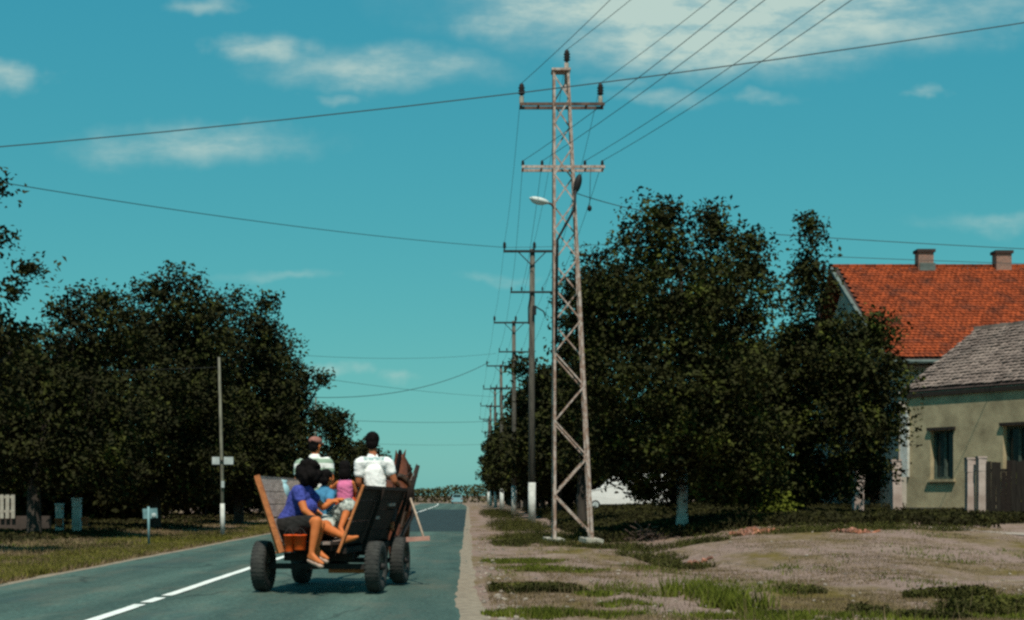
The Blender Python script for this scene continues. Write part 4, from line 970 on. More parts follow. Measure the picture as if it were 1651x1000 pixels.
tw = MB(); c = P(1042, 862, 40.)
for i in range(130):
    a = random.uniform(0, 6.28); d = abs(random.gauss(0, .38)); x, yy = c.x + math.cos(a) * d, 40 + math.sin(a) * d; z = hz(x, yy) + max(0, .3 - d * .4) * random.uniform(.2, 1)
    v = Vector((random.gauss(0, 1), random.gauss(0, 1), random.gauss(0, .25))).normalized() * random.uniform(.12, .4); tw.beam(Vector((x, yy, z)) - v, Vector((x, yy, z + .03)) + v, .018, .018)
o = solo('twig_heap', tw, mat('twigs', (.14, .09, .07), (.08, .055, .045), 5, .95, island=.4), (c.x, 40, hz(c.x, 40)), 'low heap of reddish dry twigs right of the tower foot', 'twig heap'); o['kind'] = 'stuff'

# ------------------------------------------------------------------ grass
def blades(xy, hmin, hmax, wid, lean=.45):
    n = len(xy); x, y = xy[:, 0], xy[:, 1]; z = hgt(x, y); a = rng.uniform(0, 6.28, n); h = rng.uniform(hmin, hmax, n); w = wid * rng.uniform(.6, 1.4, n)
    l = rng.normal(size=(n, 2)) * lean * h[:, None]
    v = np.empty((n, 3, 3)); dx, dy = np.cos(a) * w, np.sin(a) * w
    v[:, 0] = np.stack([x - dx, y - dy, z - .01], -1); v[:, 1] = np.stack([x + dx, y + dy, z - .01], -1)
    v[:, 2] = np.stack([x + l[:, 0], y + l[:, 1], z + h], -1); return v.reshape(-1, 3)
def scatter(n, x0, x1, y0, y1, f, thr, soft=.12):
    yy = 1 / rng.uniform(1 / y1, 1 / y0, n); xx = rng.uniform(x0, x1, n)
    keep = rng.random(n) < np.clip((f(xx, yy) - thr) / soft, 0, 1); return np.stack([xx[keep], yy[keep]], -1)
def pn(x, y): return vnoise(x, y * .4, .9) * .6 + vnoise(x, y * .4, 2.7) * .3 + vnoise(x + 40, y, .25) * .3
olive = [scatter(290000, .25, 13, 13.5, 60, pn, .51, .2), scatter(170000, -14, -6.65, 20, 120, pn, .36, .2)]
o = obj('dry_grass', fast_mesh('dry_grass', np.concatenate([blades(olive[0], .01, .045, .006), blades(olive[1], .03, .11, .014)]), 3, GRASS_O)); stuff(o, 'short dry olive grass growing on both verges', 'grass')
def patch(cx, cy, rx, ry, n, wob=.35):
    a = rng.uniform(0, 6.28, n); r = np.sqrt(rng.random(n)); x = cx + np.cos(a) * r * rx; y = cy + np.sin(a) * r * ry
    e = r + (vnoise(x, y, 2.6 / rx) - .5) * wob * 2; k = (e < .95) & (rng.random(n) < np.clip((1.05 - e) * 1.7, 0, 1)); return np.stack([x[k], y[k]], -1)
def WP(px, py):
    Yd = 1.25 * FPX / (py - VY); return (px - VX) / FPX * Yd, Yd
gb_ = [scatter(110000, .3, 12, 13.5, 50, lambda x, y: pn(x + 31, y + 17), .64, .25), scatter(60000, -13, -6.7, 20, 90, lambda x, y: pn(x + 31, y + 17), .47, .25)]
GP_ = [patch(*WP(1560, 992), .7, .5, 3500, .8), patch(*WP(1250, 990), .9, .5, 3500, .8), patch(*WP(960, 990), .6, .5, 3000, .8), patch(*WP(1640, 975), .5, .5, 2000, .8), patch(*WP(1010, 975), .4, .4, 1200, .8), patch(*WP(845, 904), .85, 1.6, 5000), patch(*WP(890, 918), 1.0, 1.0, 4000), patch(*WP(860, 990), .55, .6, 3500), patch(*WP(960, 962), .3, .5, 1500)]
tall = [patch(*WP(1140, 962), .55, .9, 1500, .9), patch(*WP(1105, 955), .3, .8, 500, .9), patch(*WP(1195, 975), .45, .7, 800, .9), patch(*WP(1160, 975), .25, .4, 500, .9)]
o = obj('green_grass', fast_mesh('green_grass', np.concatenate([blades(np.concatenate(gb_), .02, .09, .009)] + [blades(p, .02, .07, .012) for p in GP_] + [blades(p, .06, .26, .012, .4) for p in tall]), 3, GRASS_G)); stuff(o, 'fresh green grass in tufts and patches on the verges', 'grass')
dk = [(patch(*WP(855, 952), .62, .75, 9000), .05, .14), (patch(*WP(915, 955), .28, .4, 2000), .04, .1), (patch(*WP(1050, 890), .8, 1.8, 3500, .8), .05, .22), (patch(*WP(1100, 905), .6, 1.2, 2500, .8), .05, .2), (patch(*WP(1530, 965), .55, .5, 3500, .7), .04, .16),  # first two patches: dark weeds standing in for a cast shadow
      (patch(*WP(1600, 985), .6, .6, 3500, .7), .04, .16), (patch(*WP(1400, 985), .25, .4, 1200, .7), .03, .12), (patch(*WP(1500, 995), .4, .3, 1500, .7), .03, .12), (patch(*WP(1290, 955), .35, .5, 900, .8), .03, .12), (patch(4.2, 36.5, 2.2, 1.4, 5000, .7), .04, .2), (patch(9.5, 37.0, 3.0, 1.2, 5000, .7), .04, .2),
      (patch(2.2, 43, 1.6, 3.0, 5000, .6), .06, .28), (patch(1.6, 38.5, 1.2, 2.0, 3500, .7), .05, .2), (patch(-9, 34, 1.8, 3, 3500, .8), .04, .16), (patch(-8, 44, 1.2, 5, 3500, .8), .05, .2), (patch(2.0, 60, 1.3, 14, 6000, .4), .08, .35), (patch(2.0, 100, 1.3, 30, 6000, .4), .1, .4)]
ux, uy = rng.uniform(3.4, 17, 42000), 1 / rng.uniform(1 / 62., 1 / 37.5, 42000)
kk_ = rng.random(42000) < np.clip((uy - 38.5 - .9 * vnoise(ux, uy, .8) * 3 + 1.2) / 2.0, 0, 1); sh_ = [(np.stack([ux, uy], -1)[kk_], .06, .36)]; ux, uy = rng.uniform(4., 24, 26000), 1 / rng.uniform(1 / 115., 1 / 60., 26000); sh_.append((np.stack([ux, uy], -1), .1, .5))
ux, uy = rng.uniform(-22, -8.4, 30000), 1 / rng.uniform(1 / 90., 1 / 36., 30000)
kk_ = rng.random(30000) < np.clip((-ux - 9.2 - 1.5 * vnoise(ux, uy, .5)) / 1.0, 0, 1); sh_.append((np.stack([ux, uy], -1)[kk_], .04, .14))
for nm_, lab_, sel in (('shade_filling_plants', 'dark low plants coloured to deepen the shade under the trees', sh_),):  # very dark leaf colour puts shade on the ground under the trees
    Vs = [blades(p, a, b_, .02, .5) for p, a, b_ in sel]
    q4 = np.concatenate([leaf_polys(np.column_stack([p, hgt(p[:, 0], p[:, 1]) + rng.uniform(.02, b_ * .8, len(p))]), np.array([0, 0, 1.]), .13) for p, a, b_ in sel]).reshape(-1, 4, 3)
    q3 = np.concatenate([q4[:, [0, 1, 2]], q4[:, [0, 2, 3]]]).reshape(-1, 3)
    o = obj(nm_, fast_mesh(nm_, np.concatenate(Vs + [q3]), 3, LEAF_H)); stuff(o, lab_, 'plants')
yg = scatter(150000, -9.6, -6.72, 18, 110, lambda x, y: pn(x + 71, y + 7) + .35 * (1 - np.clip((-6.9 - x) / 1.9, 0, 1)), .58, .22)
o = obj('yellow_green_grass', fast_mesh('yellow_green_grass', blades(yg, .03, .13, .012), 3, GRASS_Y)); stuff(o, 'yellow green grass along the left road edge', 'grass')
V = [blades(p, a * .7, b_ * .8, .011, .6) for p, a, b_ in dk]
lp = [leaf_polys(np.column_stack([p, hgt(p[:, 0], p[:, 1]) + rng.uniform(.02, b_ * .7, len(p))])[::2], np.array([0, 0, 2.]), .05) for p, a, b_ in dk]
tri = np.concatenate(lp).reshape(-1, 4, 3); tri = np.concatenate([tri[:, [0, 1, 2]], tri[:, [0, 2, 3]]]).reshape(-1, 3)
o = obj('verge_weeds_and_shadow', fast_mesh('verge_weeds_and_shadow', np.concatenate(V + [tri]), 3, GRASS_D)); stuff(o, 'dark low weeds in patches on the verge and in the dip, partly standing in for a shadow', 'weeds')
# stones and dry stalks on the verge
sb_ = MB()
for i in range(520):
    yy_ = 1 / random.uniform(1 / 45., 1 / 14.); xx_ = random.choice((random.uniform(.15, .6), random.uniform(.2, 9), random.uniform(.2, 9))); s_ = random.uniform(.012, .04) * (1.6 if random.random() < .08 else 1)
    t_ = MB(); t_.ell((xx_, yy_, hz(xx_, yy_) + s_ * .2), (s_, s_ * random.uniform(.6, 1), s_ * .6), Euler((random.uniform(-.4, .4), random.uniform(-.4, .4), random.uniform(0, 3))), 6, 4); sb_.add(t_.v, t_.f)
o = obj('verge_stones', sb_.mesh('verge_stones', mat('stones', (.3, .25, .2), (.18, .145, .12), 9, .95, island=.4))); stuff(o, 'small stones scattered over the right verge', 'stones')
sx_ = np.stack([rng.uniform(.4, 10, 2600), 1 / rng.uniform(1 / 42., 1 / 14., 2600)], -1); sx_ = sx_[pn(sx_[:, 0] + 5, sx_[:, 1]) > .55]
o = obj('dry_stalks', fast_mesh('dry_stalks', blades(sx_, .08, .3, .004, .25), 3, GRASS_O)); stuff(o, 'thin dry stalks standing on the right verge', 'stalks')
#SECTION3
# ------------------------------------------------------------------ horse cart
CA = R(8.0); R0 = Vector((-1.90, 19.0, 0)); FW = Vector((math.sin(CA), math.cos(CA), 0)); RT = Vector((math.cos(CA), -math.sin(CA), 0)); ZR = .022
def K(uu, v, w): return R0 + FW * uu + RT * v + Vector((0, 0, w + ZR))
RK = Matrix((RT, FW, Vector((0, 0, 1)))).transposed()
cart = thing('horse_cart', tuple(K(.9, 0, 0)), 'wooden horse cart with flared plank sides and four rubber tyres on the road', 'cart')
WR = .325
for uu in (0, 1.85):
    for sv in (-1, 1):
        tv = .735 if uu == 0 else .70
        c = K(uu, sv * tv, WR); b = MB(); ax_ = RT * sv
        b.lathe([(.19, -.085), (.27, -.095), (.305, -.085), (.32, -.06), (.325, -.02), (.325, .02), (.32, .06), (.305, .085), (.27, .095), (.19, .085), (.175, .05), (.175, -.05), (.19, -.085)], c, ax_, 32)
        wh = part('wheel', b, RUBBER, cart, True)
        tb = MB()
        for k in range(36):
            a = 2 * math.pi * k / 36; e1 = FW; dirr = FW * math.cos(a) + Vector((0, 0, 1)) * math.sin(a)
            for s2 in (-1, 1): tb.beam(c + dirr * .320 + RT * (s2 * .005), c + dirr * .311 + RT * (s2 * .085), .022, .016, dirr)
        part('tread', tb, RUBBER, wh)
        b = MB(); b.lathe([(.001, -.03), (.06, -.03), (.06, .06), (.09, .05), (.12, .02), (.172, .03), (.178, .06), (.185, .06), (.185, -.05), (.16, -.05), (.1, -.03), (.001, -.03)], c, ax_, 24); rim = part('rim', b, DUSTY, wh, True)
        b = MB(); b.lathe([(.001, .12), (.035, .12), (.045, .08), (.045, 0)], c, ax_, 12); part('hub', b, IRON, wh, True)
    b = MB(); b.beam(K(uu, -.66, WR), K(uu, .66, WR), .07, .07); part('axle', b, IRON, cart)
    b = MB(); b.beam(K(uu, -.45, WR + .12), K(uu, .45, WR + .12), .12, .1); b.beam(K(uu, -.3, WR + .22), K(uu, .3, WR + .22), .1, .1); part('bolster', b, WOODK, cart)
b = MB(); b.beam(K(-.3, 0, WR + .02), K(2.2, 0, WR + .08), .09, .09); part('reach_pole', b, WOODK, cart)
for s_ in (-1, 1): b = MB(); b.beam(K(0, s_ * .4, WR), K(.8, .0, WR + .05), .05, .05); part('brace', b, IRON, cart)
U0, U1, WB = -.45, 2.5, .60
for k in range(5):
    v = -.32 + k * .16; b = MB(); b.box(K((U0 + U1) / 2, v, WB + .03), (.15, U1 - U0 - .1, .035), RK); part('floor_board', b, WOODG if k % 2 else WOODK, cart)
for uu in (-.3, .6, 1.5, 2.35): b = MB(); b.beam(K(uu, -.42, WB - .03), K(uu, .42, WB - .03), .06, .07); part('floor_joist', b, WOODK, cart)
b = MB(); b.beam(K(.15, .1, WR - .06), K(.15, .62, WR - .06), .16, .06); part('step_board', b, WOODR, cart)
VB, VT = .39, .66
for sd in (-1, 1):
    m_ = WOODG if sd < 0 else WOODK; WT = 1.40 if sd < 0 else 1.28
    sp_ = obj('side_panel', None, cart); b = MB()
    b.beam(K(U0, sd * (VB + .03), WB - .06), K(U1, sd * (VB + .03), WB - .06), .06, .07)
    bpy.data.objects.remove(sp_); sp_ = part('side_panel', b, WOODK if sd > 0 else WOODR, cart)
    for uu in ((U0 + .12, .9, U1 - .1) if sd < 0 else (.55, U1 - .1)):
        hi = WT + random.uniform(.02, .1); k = (hi - WB) / (WT - WB); b = MB()
        b.beam(K(uu, sd * (VB + .05), WB - .1), K(uu, sd * (VB + (VT - VB) * k + .05), hi), .045, .05); part('stake', b, WOODK if sd > 0 else WOODR, sp_)
    for k in range(5):
        f0, f1 = (k + .03) / 5, (k + .97) / 5; fm = (f0 + f1) / 2
        lean = math.atan2(VT - VB, WT - WB) * sd; taper = random.uniform(-.03, .03)
        c = K((U0 + U1) / 2 + taper, sd * (VB + (VT - VB) * fm), WB + .03 + (WT - WB) * fm)
        b = MB(); b.box(c, (.028, U1 - U0, (f1 - f0) * math.hypot(VT - VB, WT - WB)), RK @ Euler((random.uniform(-.01, .01), lean, 0)).to_matrix()); part('plank', b, m_, sp_)
    b = MB(); b.beam(K(U0 - .04, sd * (VB - .03), WB - .08), K(U0 - .04, sd * (VT + .02), WT + .08), .05, .062 if sd < 0 else .03); part('end_board', b, WOODR, sp_)
    b = MB(); b.beam(K(U0, sd * (VT + .02), WT + .05), K(U1, sd * (VT + .02), WT + .03), .06, .045); part('top_rail', b, WOODG if sd < 0 else WOODK, sp_)
for k in range(4):
    f = (k + .5) / 4; b = MB(); b.beam(K(U1 + .02, -(VB + (VT - VB) * f), WB + .1 + .62 * f), K(U1 + .02, VB + (VT - VB) * f, WB + .1 + .62 * f), .03, .15); part('front_board', b, WOODK, cart)
SEATZ = 1.12
b = MB(); b.beam(K(1.72, -.62, SEATZ - .02), K(1.72, .62, SEATZ - .02), .42, .04); part('seat_board', b, WOODG, cart)
b = MB(); b.beam(K(.98, -.55, .93), K(.98, .55, .93), .36, .04); part('seat_board', b, WOODG, cart)
for s_ in (-1, 1):
    b = MB(); b.tube([K(U1, s_ * .38, WR + .2), K(3.2, s_ * .46, .62), K(4.6, s_ * .4, .95), K(5.0, s_ * .34, 1.0)], [.04, .04, .035, .025], 8); part('shaft', b, WOODK, cart, True)
# tall stake with rope at the right front corner
b = MB(); b.tube([K(2.35, .70, 1.0), K(2.38, .86, 1.66)], .028, 8); part('stake', b, WOODK, cart, True)
b = MB(); b.tube([K(2.38, .82, 1.45), P(662, 775, 21.4), P(672, 748, 21.6), P(668, 770, 21.4), K(2.38, .85, 1.5)], .008, 5); part('rope', b, DUSTY, cart, True)

# load
OR = mat('orange_plastic', (.75, .1, .012), (.6, .065, .01), 5, .5)
for px, pt, pb, rw, nm in ((466, 862, 890, 8, 'left'), (483, 862, 887, 11, 'right')):
    Yb = 18.42; c = P(px, pb, Yb); hh = (pb - pt) / FPX * Yb; rr_ = rw / FPX * Yb
    b = MB(); b.lathe([(.001, 0), (rr_ * .8, 0), (rr_ * .86, .01), (rr_, hh * .9), (rr_ * 1.08, hh * .9), (rr_ * 1.08, hh), (rr_ * .95, hh), (rr_ * .78, .03), (.001, .03)], c, n=18)
    o = solo('plastic_bucket', b, OR, tuple(c), 'orange plastic bucket hanging under the woman, %s of the pair' % nm, 'bucket', 'orange buckets at the cart tail', True)
    b = MB(); b.tube([c + Vector((-rr_, 0, hh * .95)), c + Vector((-rr_ * .5, .02, hh + .06)), c + Vector((0, .06, hh + .08)), c + Vector((rr_ * .5, .02, hh + .06)), c + Vector((rr_, 0, hh * .95))], .006, 5); part('handle', b, IRON, o)
b = MB(); c = P(455, 798, 19.7)
b.ell(c, (.1, .12, .16), Euler((.1, .2, 0))); b.ell(c + Vector((-.02, 0, .13)), (.05, .06, .06)); b.tube([c + Vector((0, 0, .1)), c + Vector((.01, .0, .2))], [.04, .06], 8)
solo('plastic_sack', b, mat('pale_blue_sack', (.35, .55, .58), (.25, .42, .46), 9, .5), tuple(c + Vector((0, 0, -.16))), 'small pale blue plastic sack behind the woman by the cart side', 'sack', None, True)
b = MB(); c = K(.25, -.28, WB + .05)
b.ell(c + Vector((0, 0, .17)), (.2, .42, .18), Euler((0, 0, -CA))); b.ell(c + Vector((.25, .5, .15)), (.22, .3, .16)); solo('straw_sack', b, mat('sack_cloth', (.25, .2, .15), (.16, .13, .1), 9, .95, .3), tuple(c), 'brown sack lying in the cart bed under the riders', 'sack', None, True)
# long wooden broom sticking out over the right side
bro = thing('wooden_broom', tuple(P(674, 869, 20.6)), 'wooden broom with long handle and pinkish head hung off the right side of the cart', 'broom')
b = MB(); b.tube([P(659, 796, 21.3), P(671, 830, 20.95), P(683, 866, 20.6)], .016, 8); part('handle', b, mat('pale_handle', (.42, .33, .25), (.3, .22, .16), 8, .8), bro, True)
b = MB(); b.beam(P(655, 870, 20.6), P(693, 868, 20.6), .09, .06); part('head', b, mat('pink_wood', (.5, .27, .21), (.36, .18, .14), 7, .8), bro)

# ------------------------------------------------------------------ organic bodies
CLOTH = ('top', 'shirt', 'skirt', 'shorts', 'trousers')
def organic(name, mb, m, loc, voxel=.012, smooth=6, parent=None):
    me = mb.mesh(name, None, loc); o = bpy.data.objects.new(name, me); C.objects.link(o)
    rm = o.modifiers.new('remesh', 'REMESH'); rm.mode = 'VOXEL'; rm.voxel_size = voxel; rm.use_smooth_shade = True
    sm = o.modifiers.new('smooth', 'SMOOTH'); sm.factor = .5; sm.iterations = smooth
    dg = bpy.context.evaluated_depsgraph_get(); dg.update()
    nm = bpy.data.meshes.new_from_object(o.evaluated_get(dg)); o.modifiers.clear(); o.data = nm; nm.name = name
    nm.materials.clear(); nm.materials.append(m)
    for p in nm.polygons: p.use_smooth = True
    if name in CLOTH or name == 'hair':         # folds in cloth, locks in hair
        n_ = len(nm.vertices); co = np.empty(n_ * 3, np.float32); no = np.empty(n_ * 3, np.float32)
        nm.vertices.foreach_get('co', co); nm.vertex_normals.foreach_get('vector', no); co = co.reshape(-1, 3); no = no.reshape(-1, 3)
        if name == 'hair': w_ = vnoise(co[:, 0] * 1. + co[:, 2] * .35, co[:, 1] + co[:, 2] * .5, 38) * .016 - .006
        else:
            q_ = co[:, 2] + .35 * co[:, 0] + .06 * vnoise(co[:, 0] + co[:, 1], co[:, 2], 9)
            w_ = (np.abs(vnoise(q_ * 1.0, co[:, 0] * .3 + co[:, 1] * .25, 26) - .5) * 2) ** .7 * -.009 + .005 + (vnoise(co[:, 0] - co[:, 1], co[:, 2], 9) - .5) * .008
        co += no * w_[:, None].astype(np.float32); nm.vertices.foreach_set('co', co.ravel()); nm.update()
    if parent is not None: o.parent = parent
    else: o.location = loc
    return o
SKIN = mat('skin_tan', (.56, .165, .048), (.48, .132, .037), 12, .6)
SKIND = mat('skin_dark', (.36, .12, .05), (.28, .09, .036), 12, .6)
HAIR = mat('black_hair', (.008, .006, .0055), (.005, .004, .004), 40, .75, .4, spec=.06)
EYE = mat('eye', (.02, .015, .012), None, 3, .2)
def hand(b, w, d, up, s=1.0, curl=.5, thumb_side=1):
    """palm and five fingers: w wrist, d pointing direction, up back-of-hand direction"""
    w = Vector(w); d = Vector(d).normalized(); up = (Vector(up) - d * Vector(up).dot(d)).normalized(); sd = d.cross(up)
    pc = w + d * .055 * s; b.capsule(w, .026 * s, pc, .03 * s, 8, 3)
    for k, ln in enumerate((.066, .078, .072, .055)):
        o0 = pc + d * .03 * s + sd * ((k - 1.5) * .019 * s); m1 = o0 + (d * math.cos(curl * .6) - up * math.sin(curl * .6)) * ln * .55 * s
        m2 = m1 + (d * math.cos(curl * 1.7) - up * math.sin(curl * 1.7)) * ln * .5 * s
        b.capsule(pc + sd * ((k - 1.5) * .014 * s), .013 * s, o0, .0105 * s, 8, 3); b.capsule(o0, .0105 * s, m1, .0095 * s, 8, 3); b.capsule(m1, .0095 * s, m2, .008 * s, 8, 3)
    t0 = w + d * .02 * s + sd * (thumb_side * .025 * s); t1 = t0 + (d * .6 + sd * thumb_side * .7 - up * .2).normalized() * .038 * s; t2 = t1 + (d * .9 + sd * thumb_side * .2 - up * .35).normalized() * .032 * s
    b.capsule(t0, .014 * s, t1, .012 * s, 8, 3); b.capsule(t1, .012 * s, t2, .009 * s, 8, 3)
def foot(b, ankle, d, s=1.0):
    ankle = Vector(ankle); d = Vector(d).normalized(); down = Vector((0, 0, -1))
    heel = ankle - d * .03 * s + down * .05 * s; ball = ankle + d * .13 * s + down * .06 * s; toe = ankle + d * .19 * s + down * .065 * s
    b.capsule(ankle, .036 * s, heel, .034 * s, 8, 3); b.capsule(heel, .032 * s, ball, .036 * s, 8, 3); b.capsule(ball, .036 * s, toe, .024 * s, 8, 3); b.capsule(ankle, .034 * s, ball, .03 * s, 8, 3)
def head(b, c, face, s=1.0):
    """c skull centre, face direction"""
    c = Vector(c); f = Vector(face).normalized(); sd = f.cross(Vector((0, 0, 1))).normalized(); upv = sd.cross(f)
    M = Matrix((sd, f, upv)).transposed(); e = M.to_euler()
    b.ell(c + upv * .015 * s, (.076 * s, .096 * s, .10 * s), e); b.ell(c + f * .03 * s - upv * .06 * s, (.056 * s, .062 * s, .066 * s), e)
    b.capsule(c + f * .092 * s + upv * .0 * s, .01 * s, c + f * .108 * s - upv * .03 * s, .016 * s, 8, 3)
    b.capsule(c + f * .088 * s - upv * .066 * s - sd * .018 * s, .009 * s, c + f * .088 * s - upv * .066 * s + sd * .018 * s, .009 * s, 8, 3)
    for k in (-1, 1): b.ell(c + sd * k * .078 * s - upv * .01 * s, (.012 * s, .022 * s, .033 * s), e)
    return c, f, sd, upv
def eyes(parent, fr, s=1.0):
    c, f, sd, upv = fr
    for k in (-1, 1):
        b = MB(); b.ell(c + f * .088 * s + sd * k * .032 * s + upv * .012 * s, (.012 * s, .012 * s, .009 * s), None, 8, 6); part('eye', b, EYE, parent, True)
def hair_cap(parent, fr, s=1.0, extra=None, m=None, vox=.011):
    c, f, sd, upv = fr; M = Matrix((sd, f, upv)).transposed(); e = M.to_euler(); b = MB()
    b.ell(c - f * .014 * s + upv * .036 * s, (.087 * s, .099 * s, .092 * s), e); b.ell(c - f * .045 * s - upv * .03 * s, (.078 * s, .062 * s, .075 * s), e)
    if extra: extra(b)
    return organic('hair', b, m or HAIR, wloc(parent), vox, 3, parent)
def limb(b, pts, rad):
    for i in range(len(pts) - 1): b.capsule(pts[i], rad[i], pts[i + 1], rad[i + 1])
def clothmat(name, c1, c2, scale=14, **k): return mat(name, c1, c2, scale, .9, .25, **k)
V3 = Vector

# --- woman on the cart tail
D = 18.82
pel, ch_, nk = P(470, 843, D), P(483, 803, D), P(494, 781, D)
base = pel + V3((0, 0, -.13))
b = MB(); limb(b, [pel, pel.lerp(ch_, .5), ch_, nk], [.135, .115, .125, .055]); b.ell(pel, (.15, .17, .12))
hd = P(501, 763, D + .02); fr = head(b, hd, V3((.8, .6, -.05))); b.capsule(nk, .052, hd + V3((0, 0, -.06)), .05)
rs, re, rw = P(481, 793, D - .16), P(491, 823, D - .27), P(511, 838, D - .31)
limb(b, [ch_ + V3((0, 0, .08)), rs, re, rw], [.08, .062, .047, .03]); hand(b, rw, V3((.6, -.1, -.75)), V3((.6, -.5, .3)), 1., .5)
ls, le, lw = P(497, 795, D + .15), P(521, 818, D + .2), P(536, 809, D + .28)
limb(b, [ch_ + V3((0, 0, .08)), ls, le, lw], [.08, .058, .045, .03]); hand(b, lw, V3((.8, .5, .1)), V3((0, 0, 1)), 1., .6)
rk, ra = P(511, 841, 18.42), P(502, 893, 18.36); lk, la = P(516, 846, 18.55), P(510, 884, 18.6)
limb(b, [P(468, 848, D - .1), rk, rk.lerp(ra, .35), ra], [.1, .066, .06, .036]); foot(b, ra, V3((.75, -.55, -.25)))
limb(b, [P(474, 848, D + .1), lk, lk.lerp(la, .35), la], [.1, .066, .058, .036]); foot(b, la, V3((.75, -.5, -.3)))
wo_ = organic('person', b, SKIN, base, .012, 4); tag(wo_, 'woman with big black hair in purple blue top, legs hanging off the cart tail', 'person', 'riders on the cart')
eyes(wo_, fr)
b = MB(); rg = random.Random(3)
for i in range(46):
    a = rg.uniform(0, 6.28); t = rg.uniform(-1, 1); rr_ = math.sqrt(1 - t * t)
    c = P(498, 764, D + .0) + V3((math.cos(a) * rr_ * .115, math.sin(a) * rr_ * .12, t * .155)); b.ell(c, (rg.uniform(.04, .065),) * 3)
b.ell(P(497, 762, D), (.13, .13, .165)); organic('hair', b, HAIR, base, .012, 2, wo_)
PURP = clothmat('purple_top', (.07, .085, .36), (.025, .035, .17), 26)
b = MB(); limb(b, [P(464, 842, D), pel.lerp(ch_, .5), ch_, nk + V3((0, 0, -.03))], [.14, .138, .15, .085]); limb(b, [ch_ + V3((0, 0, .07)), rs, rs.lerp(re, .38)], [.1, .088, .076]); limb(b, [ch_ + V3((0, 0, .07)), ls, ls.lerp(le, .4)], [.1, .086, .076])
b.ell(P(498, 818, D), (.11, .15, .11)); organic('top', b, PURP, base, .012, 4, wo_)
b = MB(); limb(b, [P(466, 850, D - .08), P(502, 843, 18.5)], [.145, .1]); limb(b, [P(472, 850, D + .1), P(507, 847, 18.6)], [.145, .1]); b.ell(pel + V3((-.03, 0, -.03)), (.19, .2, .13)); b.ell(P(485, 855, 18.6), (.18, .12, .1))
organic('skirt', b, clothmat('dark_skirt', (.022, .02, .018), (.012, .011, .01)), base, .012, 4, wo_)
for q, d_ in ((ra, V3((.75, -.55, -.25))), (la, V3((.75, -.5, -.3)))):
    d_.normalize(); b = MB(); b.capsule(q - d_ * .04 + V3((0, 0, -.095)), .03, q + d_ * .17 + V3((0, 0, -.105)), .035, 10, 3); b.tube([q + d_ * .1 + V3((0, 0, -.1)) + d_.cross(V3((0, 0, 1))) * s_ * .042 + V3((0, 0, .05 if s_ == 0 else 0)) for s_ in (-1, 0, 1)], .012, 6)
    organic('sandal', b, mat('pale_sandal', (.55, .38, .3), (.4, .26, .2), 9, .7), base, .012, 2, wo_)

# --- boy in blue shirt and patterned shorts
D = 19.35
pel, ch_, nk = P(528, 842, D), P(523, 803, D + .05), P(523, 786, D + .05); base = pel + V3((0, 0, -.12))
b = MB(); limb(b, [pel, pel.lerp(ch_, .5), ch_, nk], [.12, .105, .11, .05]); hd = P(526, 771, D + .06); fr = head(b, hd, V3((.6, .8, -.1)), .93); b.capsule(nk, .045, hd + V3((0, 0, -.05)), .045)
k1, a1_ = P(563, 816, D - .22), P(549, 852, D - .38); limb(b, [pel + V3((.03, .05, 0)), k1, k1.lerp(a1_, .3), a1_], [.095, .062, .055, .035]); foot(b, a1_, V3((.45, -.8, -.25)), .9)
k2, a2_ = P(528, 853, D - .62), P(556, 866, D - .86); limb(b, [pel + V3((-.03, -.08, -.01)), k2, k2.lerp(a2_, .35), a2_], [.095, .066, .06, .036]); foot(b, a2_, V3((.85, -.25, .35)), .95)
rs, re, rw = P(533, 797, D - .02), P(530, 811, D - .2), P(545, 806, D - .22); limb(b, [ch_ + V3((0, 0, .05)), rs, re, rw], [.07, .05, .04, .028]); hand(b, rw, V3((.9, 0, .1)), V3((0, 0, 1)), .9, .5)
ls, le, lw = P(513, 797, D + .05), P(508, 820, D + .0), P(518, 832, D - .1); limb(b, [ch_ + V3((0, 0, .05)), ls, le, lw], [.07, .05, .04, .028]); hand(b, lw, V3((.4, -.6, -.2)), V3((0, 0, 1)), .9, .5)
boy = organic('person', b, SKIN, base, .012, 4); tag(boy, 'seated youth in blue shirt and pale patterned shorts with bent knees, behind the woman', 'person', 'riders on the cart'); eyes(boy, fr, .93); hair_cap(boy, fr, .95)
b = MB(); limb(b, [pel.lerp(ch_, .1), ch_, nk + V3((0, 0, -.03))], [.125, .128, .075]); limb(b, [ch_ + V3((0, 0, .05)), rs, rs.lerp(re, .6)], [.085, .068, .06]); limb(b, [ch_ + V3((0, 0, .05)), ls, ls.lerp(le, .5)], [.085, .068, .06]); organic('shirt', b, clothmat('blue_shirt', (.06, .22, .36), (.04, .15, .26)), base, .012, 4, boy)
b = MB(); limb(b, [pel + V3((.03, .03, 0)), pel.lerp(k1, .95)], [.135, .112]); limb(b, [pel + V3((-.02, -.06, -.01)), pel.lerp(k2, .5)], [.13, .1]); b.ell(pel, (.16, .15, .12)); organic('shorts', b, mat('camouflage_cloth', (.52, .56, .5), (.16, .18, .165), 14, .9, .1, lo=.42, hi=.52), base, .012, 4, boy)

